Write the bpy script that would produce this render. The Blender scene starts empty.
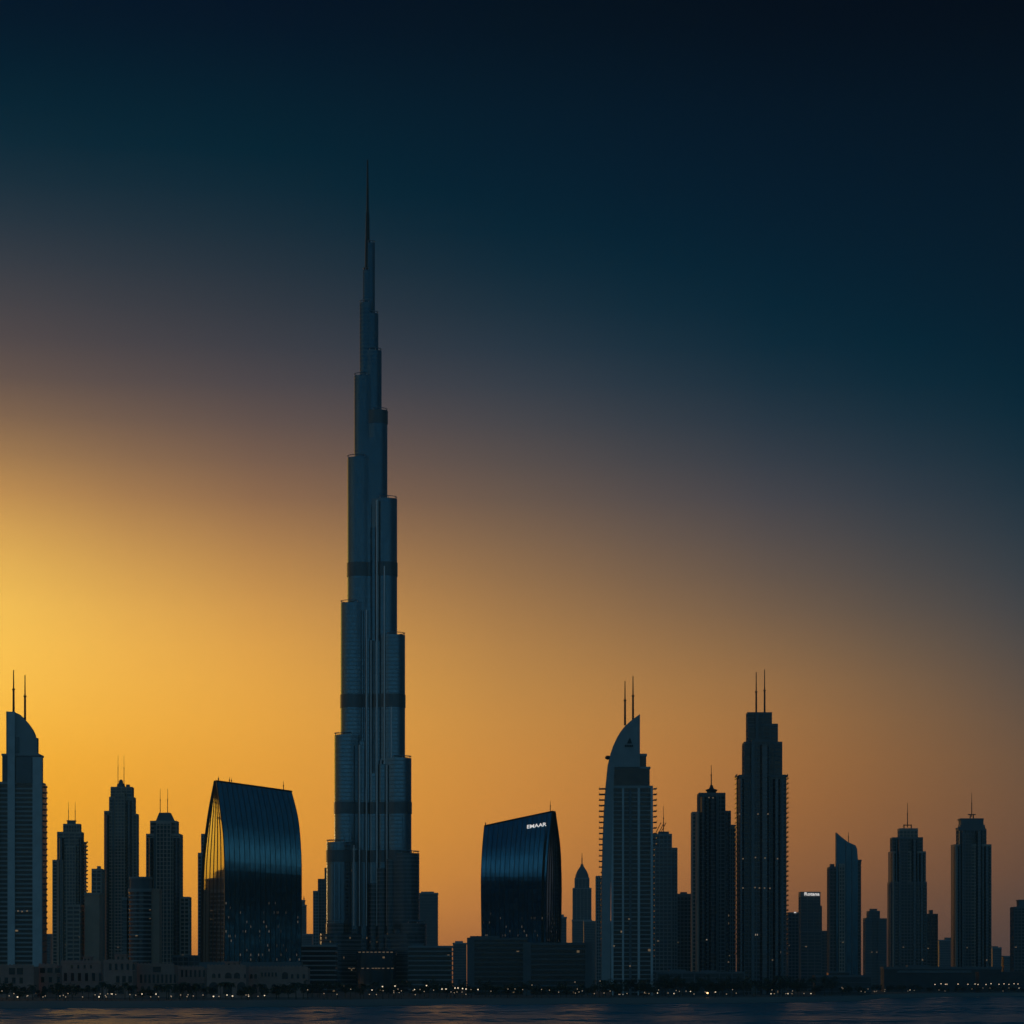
import bpy, math, random
from math import radians as R, sin, cos, pi

# ------------------------------------------------------------------ constants
F = 3000.0          # focal length in pixels of the 1024 px frame
HY = 982.0          # horizon row
CH = 14.0           # camera height above the water
GZ = 3.8            # city ground height
SUN_AZ = -18.0      # sunset azimuth, degrees from +Y (negative = left)
random.seed(7)

scn = bpy.context.scene
COL = scn.collection

# ------------------------------------------------------------------ camera
cd = bpy.data.cameras.new('camera')
cam = bpy.data.objects.new('camera', cd); COL.objects.link(cam)
cam.location = (0, 0, CH); cam.rotation_euler = (R(90), 0, 0)
cd.sensor_width = 36; cd.lens = 36 * F / 1024
cd.shift_y = (HY - 512) / 1024
cd.clip_start = 1; cd.clip_end = 30000
scn.camera = cam

# ------------------------------------------------------------------ colour helpers
def lin(c):
    c = c / 255
    return c / 12.92 if c <= .04045 else ((c + .055) / 1.055) ** 2.4
def S(r, g, b): return (lin(r), lin(g), lin(b), 1)

# ------------------------------------------------------------------ world: dusk sky by direction
def el_of(y): return math.degrees(math.atan((HY - y) / F))
ROWS = [982, 930, 860, 780, 700, 600, 500, 400, 300, 200, 100, 0]
DROWS = [y for a, b in zip(ROWS, ROWS[1:]) for y in (a, (a + b) / 2)] + [ROWS[-1]]
BACK = [(-90, (2, 8, 13)), (-.3, (3, 10, 16)), (.4, (46, 72, 86)), (2, (96, 134, 152)), (5, (106, 150, 170)), (8, (72, 116, 138)),
        (12, (34, 76, 100)), (25, (26, 68, 94)), (45, (34, 82, 110)), (90, (20, 60, 86))]
SIDEL = [(-90, (2, 8, 13)), (-.3, (5, 9, 14)), (.4, (92, 80, 70)), (2, (138, 116, 94)), (5, (146, 126, 104)), (9, (122, 116, 108)),
         (14, (80, 96, 106)), (25, (44, 78, 98)), (45, (30, 68, 94)), (90, (20, 55, 80))]
SIDER = [(-90, (2, 8, 13)), (-.3, (3, 8, 12)), (.4, (22, 34, 42)), (2, (36, 52, 62)), (5, (40, 60, 72)), (9, (34, 58, 74)),
         (14, (28, 56, 74)), (25, (24, 56, 76)), (45, (22, 56, 80)), (90, (20, 55, 80))]
def mid(a, b, c, d): return tuple(max(0, (-p + 9 * q + 9 * r - t) / 16) for p, q, r, t in zip(a, b, c, d))
def dense(v):                                   # halfway values between the rows
    out = []
    for i in range(len(v) - 1):
        out += [v[i], mid(v[max(0, i - 1)], v[i], v[i + 1], v[min(len(v) - 1, i + 2)])]
    return out + [v[-1]]
def col(rows, top=((30, (0, 18, 31)), (55, (6, 34, 52)), (90, (20, 55, 80)))):
    return [(-90, (2, 8, 13)), (-.6, (20, 18, 18))] + [(el_of(y), c) for y, c in zip(DROWS, rows)] + list(top)
HAZE = 5e-5
HAZE_LIGHT = (.022, .036, .043)     # what the haze itself adds, per unit of opacity
def inv(v):
    v = max(0., v); v = v * 12.92 if v < .0031308 else 1.055 * v ** (1 / 2.4) - .055
    return v * 255
def clear(rows):
    """sky colours behind the haze from the colours seen through it"""
    out = []
    for y, c in zip(DROWS, dense(rows)):
        L = min(6500, 886 / max(.01, sin(R(el_of(y))))); t = math.exp(-HAZE * L)
        out.append(tuple(inv((lin(v) - h * (1 - t)) / t) for v, h in zip(c, HAZE_LIGHT)))
    return out
C0 = [(150, 95, 55), (205, 140, 60), (226, 158, 52), (242, 172, 54), (250, 190, 76), (241, 189, 88), (190, 142, 83),
      (107, 88, 78), (66, 66, 72), (30, 49, 62), (8, 36, 51), (3, 24, 40)]
C1 = [(150, 92, 55), (200, 130, 60), (218, 148, 58), (226, 157, 62), (230, 166, 72), (205, 150, 80), (143, 107, 79),
      (83, 75, 77), (48, 56, 66), (20, 43, 57), (4, 33, 48), (1, 22, 38)]
C2 = [(132, 88, 62), (168, 110, 66), (192, 128, 64), (200, 136, 66), (191, 137, 73), (158, 118, 77), (107, 89, 78),
      (61, 66, 75), (28, 48, 62), (6, 36, 52), (0, 29, 44), (0, 21, 33)]
C3 = [(100, 72, 62), (120, 80, 65), (145, 95, 65), (160, 105, 62), (158, 112, 70), (112, 92, 76), (70, 70, 76),
      (32, 50, 66), (10, 38, 56), (0, 30, 48), (0, 24, 40), (0, 17, 30)]
C4 = [(75, 62, 64), (85, 70, 70), (105, 75, 65), (108, 80, 66), (92, 78, 72), (60, 66, 74), (35, 52, 66),
      (12, 40, 58), (2, 32, 50), (0, 27, 44), (0, 22, 37), (0, 16, 28)]
C3 = [(104, 74, 60), (122, 84, 62), (146, 98, 62), (160, 108, 63), (155, 112, 70), (110, 91, 76), (70, 70, 76),
      (32, 51, 65), (10, 39, 55), (0, 31, 47), (0, 25, 39), (0, 18, 29)]
C4 = [(74, 62, 62), (83, 69, 65), (105, 78, 63), (112, 85, 65), (97, 82, 71), (64, 68, 73), (36, 53, 65),
      (12, 41, 56), (2, 33, 48), (0, 28, 42), (0, 23, 35), (0, 17, 27)]
CS = [(170, 105, 50), (225, 150, 55), (240, 170, 52), (250, 185, 60), (253, 195, 78), (250, 198, 100), (214, 160, 86),
      (126, 99, 80), (70, 69, 75), (40, 55, 70), (12, 38, 58), (4, 26, 42)]
CW = [(50, 52, 58), (55, 58, 64), (60, 62, 66), (58, 64, 68), (50, 62, 70), (34, 54, 68), (22, 46, 62),
      (10, 38, 56), (2, 32, 50), (0, 27, 44), (0, 22, 37), (0, 16, 28)]
def az_of(x): return math.degrees(math.atan((x - 512) / F)) - SUN_AZ
FRAME = [C0, C1, C2, C3, C4]; DF = []
for i_ in range(4):
    q = [FRAME[max(0, min(4, i_ + k))] for k in (-1, 0, 1, 2)]
    if i_ == 0: q[0] = [tuple(2 * a - b for a, b in zip(u, v)) for u, v in zip(C0, C1)]
    if i_ == 3: q[3] = [tuple(max(0, 2 * a - b) for a, b in zip(u, v)) for u, v in zip(C4, C3)]
    DF += [(i_ * 256, FRAME[i_]), (i_ * 256 + 128, [mid(*r) for r in zip(*q)])]
DF.append((1024, C4))
COLUMNS = [(-180, BACK), (-125, BACK), (-80, SIDEL), (-50, col(clear(C3))), (-28, col(clear(C0))), (-12, col(clear(CS))), (2, col(clear(CS)))] + \
          [(az_of(x), col(clear(r))) for x, r in DF] + [(42, col(clear(CW))), (70, SIDER), (125, SIDER), (165, BACK), (180, BACK)]

def build_world():
    w = bpy.data.worlds.new("World"); scn.world = w; w.use_nodes = True
    nt = w.node_tree; nt.nodes.clear(); N = nt.nodes; L = nt.links
    def M(op, a=None, b=None, c=None):
        n = N.new('ShaderNodeMath'); n.operation = op
        for i, v in enumerate((a, b, c)):
            if v is None: continue
            if isinstance(v, (int, float)): n.inputs[i].default_value = v
            else: L.new(v, n.inputs[i])
        return n.outputs[0]
    tc = N.new('ShaderNodeTexCoord'); sp = N.new('ShaderNodeSeparateXYZ'); L.new(tc.outputs['Generated'], sp.inputs[0])
    x, y, z = sp.outputs
    hor = M('SQRT', M('ADD', M('MULTIPLY', x, x), M('MULTIPLY', y, y)))
    el = M('MULTIPLY', M('ARCTAN2', z, hor), 180 / pi)
    a = R(SUN_AZ)                                # rotate so that the sunset lies at angle 0
    xs = M('SUBTRACT', M('MULTIPLY', x, cos(a)), M('MULTIPLY', y, sin(a)))
    ys = M('ADD', M('MULTIPLY', x, sin(a)), M('MULTIPLY', y, cos(a)))
    az = M('MULTIPLY', M('ARCTAN2', xs, ys), 180 / pi)
    pos = M('ADD', M('DIVIDE', el, 180), .5)
    prev = None; cache = {}
    for i, (ang, stops) in enumerate(COLUMNS):
        key = i if stops not in (BACK, SIDER) else str(stops)
        if key not in cache:
            r = N.new('ShaderNodeValToRGB'); cr = r.color_ramp; cr.interpolation = 'LINEAR'
            while len(cr.elements) < len(stops): cr.elements.new(.5)
            for e, (d, c) in zip(cr.elements, stops): e.position = d / 180 + .5
            for e, (d, c) in zip(cr.elements, stops): e.position = d / 180 + .5; e.color = S(*c)
            L.new(pos, r.inputs[0]); cache[key] = r.outputs[0]
        c = cache[key]
        if prev is None: prev = c
        else:
            mr = N.new('ShaderNodeMapRange'); mr.inputs[1].default_value = COLUMNS[i - 1][0]; mr.inputs[2].default_value = ang
            L.new(az, mr.inputs[0])
            mx = N.new('ShaderNodeMix'); mx.data_type = 'RGBA'
            L.new(mr.outputs[0], mx.inputs[0]); L.new(prev, mx.inputs[6]); L.new(c, mx.inputs[7]); prev = mx.outputs[2]
    bg = N.new('ShaderNodeBackground'); bg.inputs[1].default_value = 1.0
    L.new(prev, bg.inputs[0])
    out = N.new('ShaderNodeOutputWorld'); L.new(bg.outputs[0], out.inputs[0])
    w.cycles.sampling_method = 'MANUAL'; w.cycles.sample_map_resolution = 1024
build_world()

# ------------------------------------------------------------------ sun: just at the horizon, far left behind the city
sl = bpy.data.lights.new('sun', 'SUN'); so = bpy.data.objects.new('sun', sl); COL.objects.link(so)
sl.energy = .06; sl.angle = R(4); sl.color = (1, .62, .3)
so.rotation_euler = (R(90 - 1.5), 0, R(180 + 36)); so.location = (-900, 2500, 1200)

scn.view_settings.view_transform = 'Standard'; scn.view_settings.look = 'None'
scn.view_settings.exposure = 0; scn.view_settings.gamma = 1
scn.cycles.use_denoising = True; scn.cycles.max_bounces = 5; scn.cycles.volume_bounces = 0
scn.cycles.sample_clamp_indirect = 3

# ------------------------------------------------------------------ materials
def nodes(name):
    m = bpy.data.materials.new(name); m.use_nodes = True
    nt = m.node_tree; b = nt.nodes['Principled BSDF']
    return m, nt, nt.nodes, nt.links, b
def mathn(nt, op, a, b=None, c=None):
    n = nt.nodes.new('ShaderNodeMath'); n.operation = op
    for i, v in enumerate((a, b, c)):
        if v is None: continue
        if isinstance(v, (int, float)): n.inputs[i].default_value = v
        else: nt.links.new(v, n.inputs[i])
    return n.outputs[0]

def plain(name, c, rough=.7, metal=0, var=.25, scale=.15):
    m, nt, N, L, b = nodes(name)
    tc = N.new('ShaderNodeTexCoord'); n = N.new('ShaderNodeTexNoise')
    n.inputs['Scale'].default_value = scale; n.inputs['Detail'].default_value = 4
    L.new(tc.outputs['Object'], n.inputs['Vector'])
    mx = N.new('ShaderNodeMix'); mx.data_type = 'RGBA'
    mx.inputs[6].default_value = [v * (1 - var) for v in c] + [1]
    mx.inputs[7].default_value = [min(1, v * (1 + var)) for v in c] + [1]
    L.new(n.outputs[0], mx.inputs[0]); L.new(mx.outputs[2], b.inputs['Base Color'])
    b.inputs['Roughness'].default_value = rough; b.inputs['Metallic'].default_value = metal
    return m

def glow(name, c, s):
    m, nt, N, L, b = nodes(name)
    b.inputs['Base Color'].default_value = (.1, .1, .1, 1)
    b.inputs['Emission Color'].default_value = (*c, 1); b.inputs['Emission Strength'].default_value = s
    return m

def facade(name, c, rough=.15, metal=0., spec=.5, lit=.0, zlit=(0, 60), floor=3.6, bay=3., lits=1.2, band=None,
           band_frac=.35, band_rough=.5, bump=0., warm=(1, .68, .36), wav=0.):
    """Glazed facade in object space: one cell per window, a few of them lit; optional spandrel band on every floor."""
    m, nt, N, L, b = nodes(name)
    tc = N.new('ShaderNodeTexCoord'); sp = N.new('ShaderNodeSeparateXYZ'); L.new(tc.outputs['Object'], sp.inputs[0])
    ge = N.new('ShaderNodeNewGeometry'); sn = N.new('ShaderNodeSeparateXYZ'); L.new(ge.outputs['True Normal'], sn.inputs[0])
    side = mathn(nt, 'GREATER_THAN', mathn(nt, 'ABSOLUTE', sn.outputs[0]), .75)
    u = mathn(nt, 'ADD', mathn(nt, 'MULTIPLY', sp.outputs[1], side),
              mathn(nt, 'MULTIPLY', sp.outputs[0], mathn(nt, 'SUBTRACT', 1, side)))
    us = mathn(nt, 'DIVIDE', u, bay); vs = mathn(nt, 'DIVIDE', sp.outputs[2], floor)
    cb = N.new('ShaderNodeCombineXYZ')
    L.new(mathn(nt, 'FLOOR', us), cb.inputs[0]); L.new(mathn(nt, 'FLOOR', vs), cb.inputs[1]); L.new(side, cb.inputs[2])
    wn = N.new('ShaderNodeTexWhiteNoise'); wn.noise_dimensions = '3D'; L.new(cb.outputs[0], wn.inputs['Vector'])
    rnd = wn.outputs['Value']
    # tint and roughness differ a little from pane to pane (blinds, age)
    mx = N.new('ShaderNodeMix'); mx.data_type = 'RGBA'
    mx.inputs[6].default_value = [v * .82 for v in c] + [1]; mx.inputs[7].default_value = [v * 1.18 for v in c] + [1]
    L.new(rnd, mx.inputs[0]); base = mx.outputs[2]
    rg = mathn(nt, 'ADD', mathn(nt, 'MULTIPLY', rnd, rough * .5), rough * .75)
    if band:
        fr = mathn(nt, 'FRACT', vs); msk = mathn(nt, 'LESS_THAN', fr, band_frac)
        m2 = N.new('ShaderNodeMix'); m2.data_type = 'RGBA'; L.new(msk, m2.inputs[0]); L.new(base, m2.inputs[6])
        m2.inputs[7].default_value = (*band, 1); base = m2.outputs[2]
        rg = mathn(nt, 'ADD', mathn(nt, 'MULTIPLY', msk, band_rough),
                   mathn(nt, 'MULTIPLY', rg, mathn(nt, 'SUBTRACT', 1, msk)))
    L.new(base, b.inputs['Base Color']); L.new(rg, b.inputs['Roughness'])
    b.inputs['Metallic'].default_value = metal; b.inputs['Specular IOR Level'].default_value = spec
    if wav:
        n = N.new('ShaderNodeTexNoise'); n.inputs['Scale'].default_value = .06; n.inputs['Detail'].default_value = 2
        L.new(tc.outputs['Object'], n.inputs['Vector'])
        bp = N.new('ShaderNodeBump'); bp.inputs['Strength'].default_value = wav; bp.inputs['Distance'].default_value = 1.
        L.new(n.outputs[0], bp.inputs['Height']); L.new(bp.outputs[0], b.inputs['Normal'])
    if lit > 0:
        w2 = N.new('ShaderNodeTexWhiteNoise'); w2.noise_dimensions = '4D'; w2.inputs['W'].default_value = 3.7
        L.new(cb.outputs[0], w2.inputs['Vector'])
        on = mathn(nt, 'LESS_THAN', rnd, lit)
        zz = sp.outputs[2]
        on = mathn(nt, 'MULTIPLY', on, mathn(nt, 'MULTIPLY', mathn(nt, 'GREATER_THAN', zz, zlit[0]), mathn(nt, 'LESS_THAN', zz, zlit[1])))
        fu = mathn(nt, 'FRACT', us); fv = mathn(nt, 'FRACT', vs)
        on = mathn(nt, 'MULTIPLY', on, mathn(nt, 'LESS_THAN', mathn(nt, 'ABSOLUTE', mathn(nt, 'SUBTRACT', fu, .5)), .35))
        on = mathn(nt, 'MULTIPLY', on, mathn(nt, 'LESS_THAN', mathn(nt, 'ABSOLUTE', mathn(nt, 'SUBTRACT', fv, .62)), .25))
        st = mathn(nt, 'MULTIPLY', on, mathn(nt, 'ADD', mathn(nt, 'MULTIPLY', w2.outputs['Value'], lits), lits * .15))
        b.inputs['Emission Color'].default_value = (*warm, 1); L.new(st, b.inputs['Emission Strength'])
    try: m.cycles.emission_sampling = 'NONE'
    except Exception: pass
    return m

MT = dict(
white=plain('white_render', (.62, .62, .61)),
    tan=plain('warm_lit_render', (.64, .38, .28)),  # warm sunset light on the walls is put into this colour
    conc=plain('pale_concrete', (.37, .38, .38)),
    concd=plain('grey_concrete', (.17, .18, .19)),
    warmc=plain('beige_concrete', (.54, .40, .33)),  # beige, lightened further to imitate haze over the left towers
    dim=plain('dark_roofing', (.08, .085, .09)),
    stone=plain('sandy_render', (.55, .28, .22), .85, 0, .3, .3),
    dark=plain('dark_metal', (.03, .035, .04), .45, .5),
    mech=plain('louvre_band', (.085, .115, .135), .3, .75),
    steel=plain('brushed_steel', (.34, .37, .40), .32, .85, .1),
    trim=plain('silver_trim', (.5, .52, .54), .3, .9, .1),
    glass=facade('blue_glass', (.03, .05, .07), .12, lit=.003, zlit=(0, 90), lits=.16),
    glassd=facade('dark_glass', (.014, .022, .03), .16, lit=.003, zlit=(0, 120), lits=.16),
    glassr=facade('dark_glass_some_lit', (.018, .026, .034), .16, lit=.003, zlit=(0, 190), lits=.3, warm=(1, .8, .6)),
    bay=facade('bay_window_glass', (.085, .105, .125), .2, metal=.6, lit=.002, zlit=(0, 120), lits=.16, band=(.10, .11, .12), band_frac=.3, band_rough=.3),
    blueg=facade('blue_mirror_glass', (.03, .085, .12), .12, metal=.85, lit=.004, zlit=(0, 120), lits=.15, bay=4.),
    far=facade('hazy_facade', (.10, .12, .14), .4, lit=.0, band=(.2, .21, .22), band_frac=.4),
    mirror=facade('teal_mirror_glass', (.07, .185, .24), .05, metal=.92, lit=.055, zlit=(4, 72), lits=.075, bay=1.0, wav=.06, warm=(1, .85, .66)),
    mirrorb=facade('blue_mirror_curtain_glass', (.05, .165, .25), .05, metal=.92, lit=.05, zlit=(4, 68), lits=.075, bay=1.0, wav=.06, warm=(1, .85, .66)),
    mirrors=facade('teal_mirror_glass_plain', (.36, .37, .35), .06, metal=.92, bay=1.6, wav=.03),
    burj=facade('steel_and_glass_cladding', (.075, .16, .22), .09, metal=.8, floor=4.0, bay=1.5, band=(.11, .18, .22), band_frac=.36,
                band_rough=.24, lit=.004, zlit=(0, 130), lits=.1),
    burjlow=facade('lower_cladding_dimmed', (.05, .085, .11), .2, metal=.6, floor=4.0, bay=1.5, band=(.15, .18, .2), band_frac=.25,  # tower cladding with the dimness at its foot put into the colour
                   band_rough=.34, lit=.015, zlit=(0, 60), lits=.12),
    lamp=glow('lamp_glass', (1, .80, .55), 1.2), lampd=glow('lamp_glass_dim', (1, .74, .5), .42), lampw=glow('lamp_glass_orange', (1, .56, .22), 4.),
    sign=glow('sign_letters', (1, .96, .93), .72), strip=glow('warm_light_strip', (1, .70, .42), .12),
    leaf=plain('tree_leaves', (.03, .045, .025), .7, 0, .5, 1.5), palm=plain('palm_leaves', (.035, .045, .022), .6, 0, .4, 1.5),
    bark=plain('bark', (.09, .07, .05), .9, 0, .4, 2.),
    ground=plain('city_ground', (.10, .095, .085), .9, 0, .3, .02), sand=plain('beach_sand', (.22, .205, .185), .9, 0, .2, .05),
    wet=plain('wet_stone_edge', (.09, .09, .09), .5, 0, .3, .3),
)
def water_mat():
    m, nt, N, L, b = nodes('water')
    b.inputs['Base Color'].default_value = (.035, .2, .25, 1); b.inputs['IOR'].default_value = 1.33
    tc = N.new('ShaderNodeTexCoord')
    def noise(sx, sy, sc, det):
        mp = N.new('ShaderNodeMapping'); mp.inputs['Scale'].default_value = (sx, sy, 1); L.new(tc.outputs['Object'], mp.inputs[0])
        n = N.new('ShaderNodeTexNoise'); n.inputs['Scale'].default_value = sc; n.inputs['Detail'].default_value = det
        L.new(mp.outputs[0], n.inputs['Vector']); return n.outputs[0]
    b.inputs['Roughness'].default_value = .26
    b2 = N.new('ShaderNodeBump'); b2.inputs['Distance'].default_value = .25; b2.inputs['Strength'].default_value = 1
    L.new(noise(.6, 1, .5, 3), b2.inputs['Height'])
    L.new(b2.outputs[0], b.inputs['Normal'])
    return m
MT['water'] = water_mat()

# ------------------------------------------------------------------ mesh builder
class MB:
    def __init__(s): s.v = []; s.f = []; s.m = []; s.mats = []; s.smooth = []
    def mi(s, m):
        if m not in s.mats: s.mats.append(m)
        return s.mats.index(m)
    def add(s, vs, fs, m, smooth=False):
        o = len(s.v); k = s.mi(m); s.v += vs
        for f in fs: s.f.append([i + o for i in f]); s.m.append(k); s.smooth.append(smooth)
    def box(s, x0, x1, y0, y1, z0, z1, m):
        if x1 < x0: x0, x1 = x1, x0
        vs = [(x, y, z) for z in (z0, z1) for y in (y0, y1) for x in (x0, x1)]
        s.add(vs, [(0, 2, 3, 1), (4, 5, 7, 6), (0, 1, 5, 4), (2, 6, 7, 3), (0, 4, 6, 2), (1, 3, 7, 5)], m)
    def prism_z(s, pts, z0, z1, m, smooth=False, cap=None, top_pts=None):
        n = len(pts); tp = top_pts or pts
        s.add([(x, y, z0) for x, y in pts] + [(x, y, z1) for x, y in tp],
              [(i, (i + 1) % n, n + (i + 1) % n, n + i) for i in range(n)], m, smooth)
        s.add([(x, y, z1) for x, y in tp], [tuple(range(n))], cap or m)
        s.add([(x, y, z0) for x, y in pts], [tuple(reversed(range(n)))], cap or m)
    def prism_y(s, pts, y0, y1, m, m_side=None):
        """outline in x,z extruded through depth (counter-clockwise seen from -y)"""
        n = len(pts)
        s.add([(x, y0, z) for x, z in pts], [tuple(range(n))], m)
        s.add([(x, y1, z) for x, z in pts], [tuple(reversed(range(n)))], m)
        s.add([(x, y0, z) for x, z in pts] + [(x, y1, z) for x, z in pts],
              [(i, n + i, n + (i + 1) % n, (i + 1) % n) for i in range(n)], m_side or m)
    def tube(s, x, y, z0, z1, r0, r1, m, n=8):
        s.prism_z([(x + r0 * cos(2 * pi * i / n), y + r0 * sin(2 * pi * i / n)) for i in range(n)], z0, z1, m, True,
                  None, [(x + r1 * cos(2 * pi * i / n), y + r1 * sin(2 * pi * i / n)) for i in range(n)])
    def bar(s, a, b, r, m, n=6):
        ax, ay, az = a; bx, by, bz = b
        d = math.dist(a, b); ux, uy, uz = (bx - ax) / d, (by - ay) / d, (bz - az) / d
        p = (0, 0, 1) if abs(uz) < .9 else (1, 0, 0)
        vx, vy, vz = uy * p[2] - uz * p[1], uz * p[0] - ux * p[2], ux * p[1] - uy * p[0]
        q = math.sqrt(vx * vx + vy * vy + vz * vz); vx, vy, vz = vx / q, vy / q, vz / q
        wx, wy, wz = uy * vz - uz * vy, uz * vx - ux * vz, ux * vy - uy * vx
        vs = []
        for (cx, cy, cz) in (a, b):
            for i in range(n):
                c, t = r * cos(2 * pi * i / n), r * sin(2 * pi * i / n)
                vs.append((cx + c * vx + t * wx, cy + c * vy + t * wy, cz + c * vz + t * wz))
        s.add(vs, [(i, (i + 1) % n, n + (i + 1) % n, n + i) for i in range(n)] + [tuple(range(n - 1, -1, -1)), tuple(range(n, 2 * n))], m, False)
    def lathe(s, prof, x, y, m, n=12):
        vs = []; k = len(prof)
        for r, z in prof:
            for i in range(n): vs.append((x + r * cos(2 * pi * i / n), y + r * sin(2 * pi * i / n), z))
        fs = [(j * n + i, j * n + (i + 1) % n, (j + 1) * n + (i + 1) % n, (j + 1) * n + i) for j in range(k - 1) for i in range(n)]
        s.add(vs, fs, m, True)
    def build(s, name, parent=None, label=None):
        me = bpy.data.meshes.new(name); me.from_pydata(s.v, [], s.f); me.update()
        for m in s.mats: me.materials.append(m)
        me.polygons.foreach_set('material_index', s.m); me.polygons.foreach_set('use_smooth', s.smooth)
        o = bpy.data.objects.new(name, me); COL.objects.link(o)
        if parent: o.parent = parent
        if label: o['label'] = label
        return o

def tag(o, label=None, cat=None, group=None, kind=None):
    if label: o['label'] = label
    if cat: o['category'] = cat
    if group: o['group'] = group
    if kind: o['kind'] = kind
    return o
def empty(name, loc):
    o = bpy.data.objects.new(name, None); COL.objects.link(o); o.location = loc; o.empty_display_size = 5
    return o
def copy_tree(o, parent=None):
    c = o.copy(); COL.objects.link(c)
    if parent: c.parent = parent
    for ch in list(o.children): copy_tree(ch, c)
    return c

class Thing:
    """A building at distance d; x in image columns and y in image rows are measured sizes turned into metres."""
    def __init__(s, name, label, cat, xc, d, group=None, z=GZ):
        s.xc, s.d = xc, d; s.X0 = (xc - 512) * d / F; s.z0 = z
        s.e = empty(name, (s.X0, d, z)); tag(s.e, label, cat, group)
    def x(s, px, fo=0): return (px - 512) * (s.d + fo) / F - s.X0
    def z(s, py, fo=0): return CH + (HY - py) * (s.d + fo) / F - s.z0
    def ext(s, x0, x1, fo, dep):
        """left and right edges of a box whose silhouette covers x0..x1"""
        a = s.x(x0, fo if x0 <= 512 else fo + dep); b = s.x(x1, fo if x1 >= 512 else fo + dep)
        return a, b
    def sec(s, name, x0, x1, yt, yb=None, fo=0, dep=24, glass='glass', conc='conc', floor=3.6, slab=1.0, rib=6., ribw=.8, prd=.4, cap=1.6, label=None):
        """one storeyed block: glazed body, floor slabs, vertical ribs, parapet - one mesh"""
        b = MB(); xa, xb = s.ext(x0, x1, fo, dep); zt = s.z(yt, fo); zb = -1. if yb is None else s.z(yb, fo)
        i = prd + .15
        b.box(xa + i, xb - i, fo + i, fo + dep - i, zb, zt, MT[glass])
        if slab:
            z = zb + floor
            while z < zt - cap - .8:
                b.box(xa + .1, xb - .1, fo + .1, fo + dep - .1, z - slab / 2, z + slab / 2, MT[conc]); z += floor
        if cap: b.box(xa, xb, fo, fo + dep, zt - cap, zt + .3, MT[conc])
        if rib:
            n = max(2, round((xb - xa) / rib))
            for k in range(n + 1):
                cx = xa + ribw / 2 + (xb - xa - ribw) * k / n
                b.box(cx - ribw / 2, cx + ribw / 2, fo - .06, fo + i + .2, zb + .01, zt - cap * .5, MT[conc])
            n = max(1, round(dep / rib))
            for sx, ex in ((xa - .06, xa + i + .2), (xb - i - .2, xb + .06)):
                for k in range(1, n + 1):
                    cy = fo + ribw / 2 + (dep - ribw) * k / n
                    b.box(sx, ex, cy - ribw / 2, cy + ribw / 2, zb + .01, zt - cap * .5, MT[conc])
        return b.build(name, s.e, label)
    def blk(s, name, x0, x1, yt, yb, fo=0, dep=10, m='conc', label=None):
        b = MB(); xa, xb = s.ext(x0, x1, fo, dep)
        b.box(xa, xb, fo, fo + dep, -1. if yb is None else s.z(yb, fo), s.z(yt, fo), MT[m]); return b.build(name, s.e, label)
    def bay(s, x0, x1, yt, yb=None, fo=0, proj=3., run=1.7, m='bay', name='bay_window', side=3):
        """projecting bay with slanted cheeks running up the facade"""
        xa, xb = s.x(x0, fo), s.x(x1, fo); b = MB()
        p = [(xa, fo + .3), (xa, fo), (xa + run, fo - proj), (xb - run, fo - proj), (xb, fo), (xb, fo + .3)]
        b.prism_z(p, -1. if yb is None else s.z(yb, fo), s.z(yt, fo), MT[m], False, MT['concd']); return b.build(name, s.e)
    def cheek(s, x0, x1, yt, fo=0, deep=22, m='tan', name='angled_wall'):  # default wall colour has the warm glow mixed in
        """wall turned to the left: runs from its far edge (column x0) to its near edge (column x1)"""
        b = MB(); p = [(s.x(x0, fo + deep), fo + deep), (s.x(x1, fo), fo), (s.x(x1, fo) + 1.5, fo), (s.x(x1, fo) + 1.5, fo + deep)]
        b.prism_z(p, -1., s.z(yt, fo), MT[m], False, MT['concd']); return b.build(name, s.e)
    def lights(s, pts, fo=-.6, w=1.1):
        for px, py in pts:
            b = MB(); b.box(s.x(px, fo) - w / 2, s.x(px, fo) + w / 2, fo, fo + .3, s.z(py, fo) - .5, s.z(py, fo) + .5, MT['strip']); b.build('lit_window', s.e)
    def mast(s, name, px, yt, yb, fo=8, r=.7, r1=None, m='dark'):
        b = MB(); zb, zt = s.z(yb, fo), s.z(yt, fo); zm = zb + (zt - zb) * .55
        b.tube(s.x(px, fo), fo, zb - 1, zm, r, r * .85, MT[m]); b.tube(s.x(px, fo), fo, zm, zt, r * .62, r1 or r * .4, MT[m])
        b.lathe([(r, zm - .6), (r * 1.35, zm - .3), (r * 1.35, zm + .3), (r * .6, zm + .6)], s.x(px, fo), fo, MT[m], 8)
        return b.build(name, s.e)
    def slabs(s, x0, x1, y0, y1, step, fo, dep, m='conc', name='balcony', th=.6):
        """balconies sticking out of the side, each one a part of its own"""
        za, zb = s.z(y1, fo), s.z(y0, fo); n = max(1, int((zb - za) / step)); first = None
        rev = x0 > x1; xa, xb = s.ext(min(x0, x1), max(x0, x1), fo, dep)
        if rev: xa, xb = xb, xa
        for k in range(n):
            if first is None:
                b = MB(); b.box(xa, xb, fo, fo + dep, 0, th, MT[m]); b.box(xa + .05 if xa < 0 else xb - .2, xa + .2 if xa < 0 else xb - .05, fo + .1, fo + dep - .1, th, th + .9, MT['glassd'])
                first = o = b.build(name, s.e)
            else:
                o = first.copy(); COL.objects.link(o); o.parent = s.e
            o.location = (0, 0, zb - step * k - th)

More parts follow.
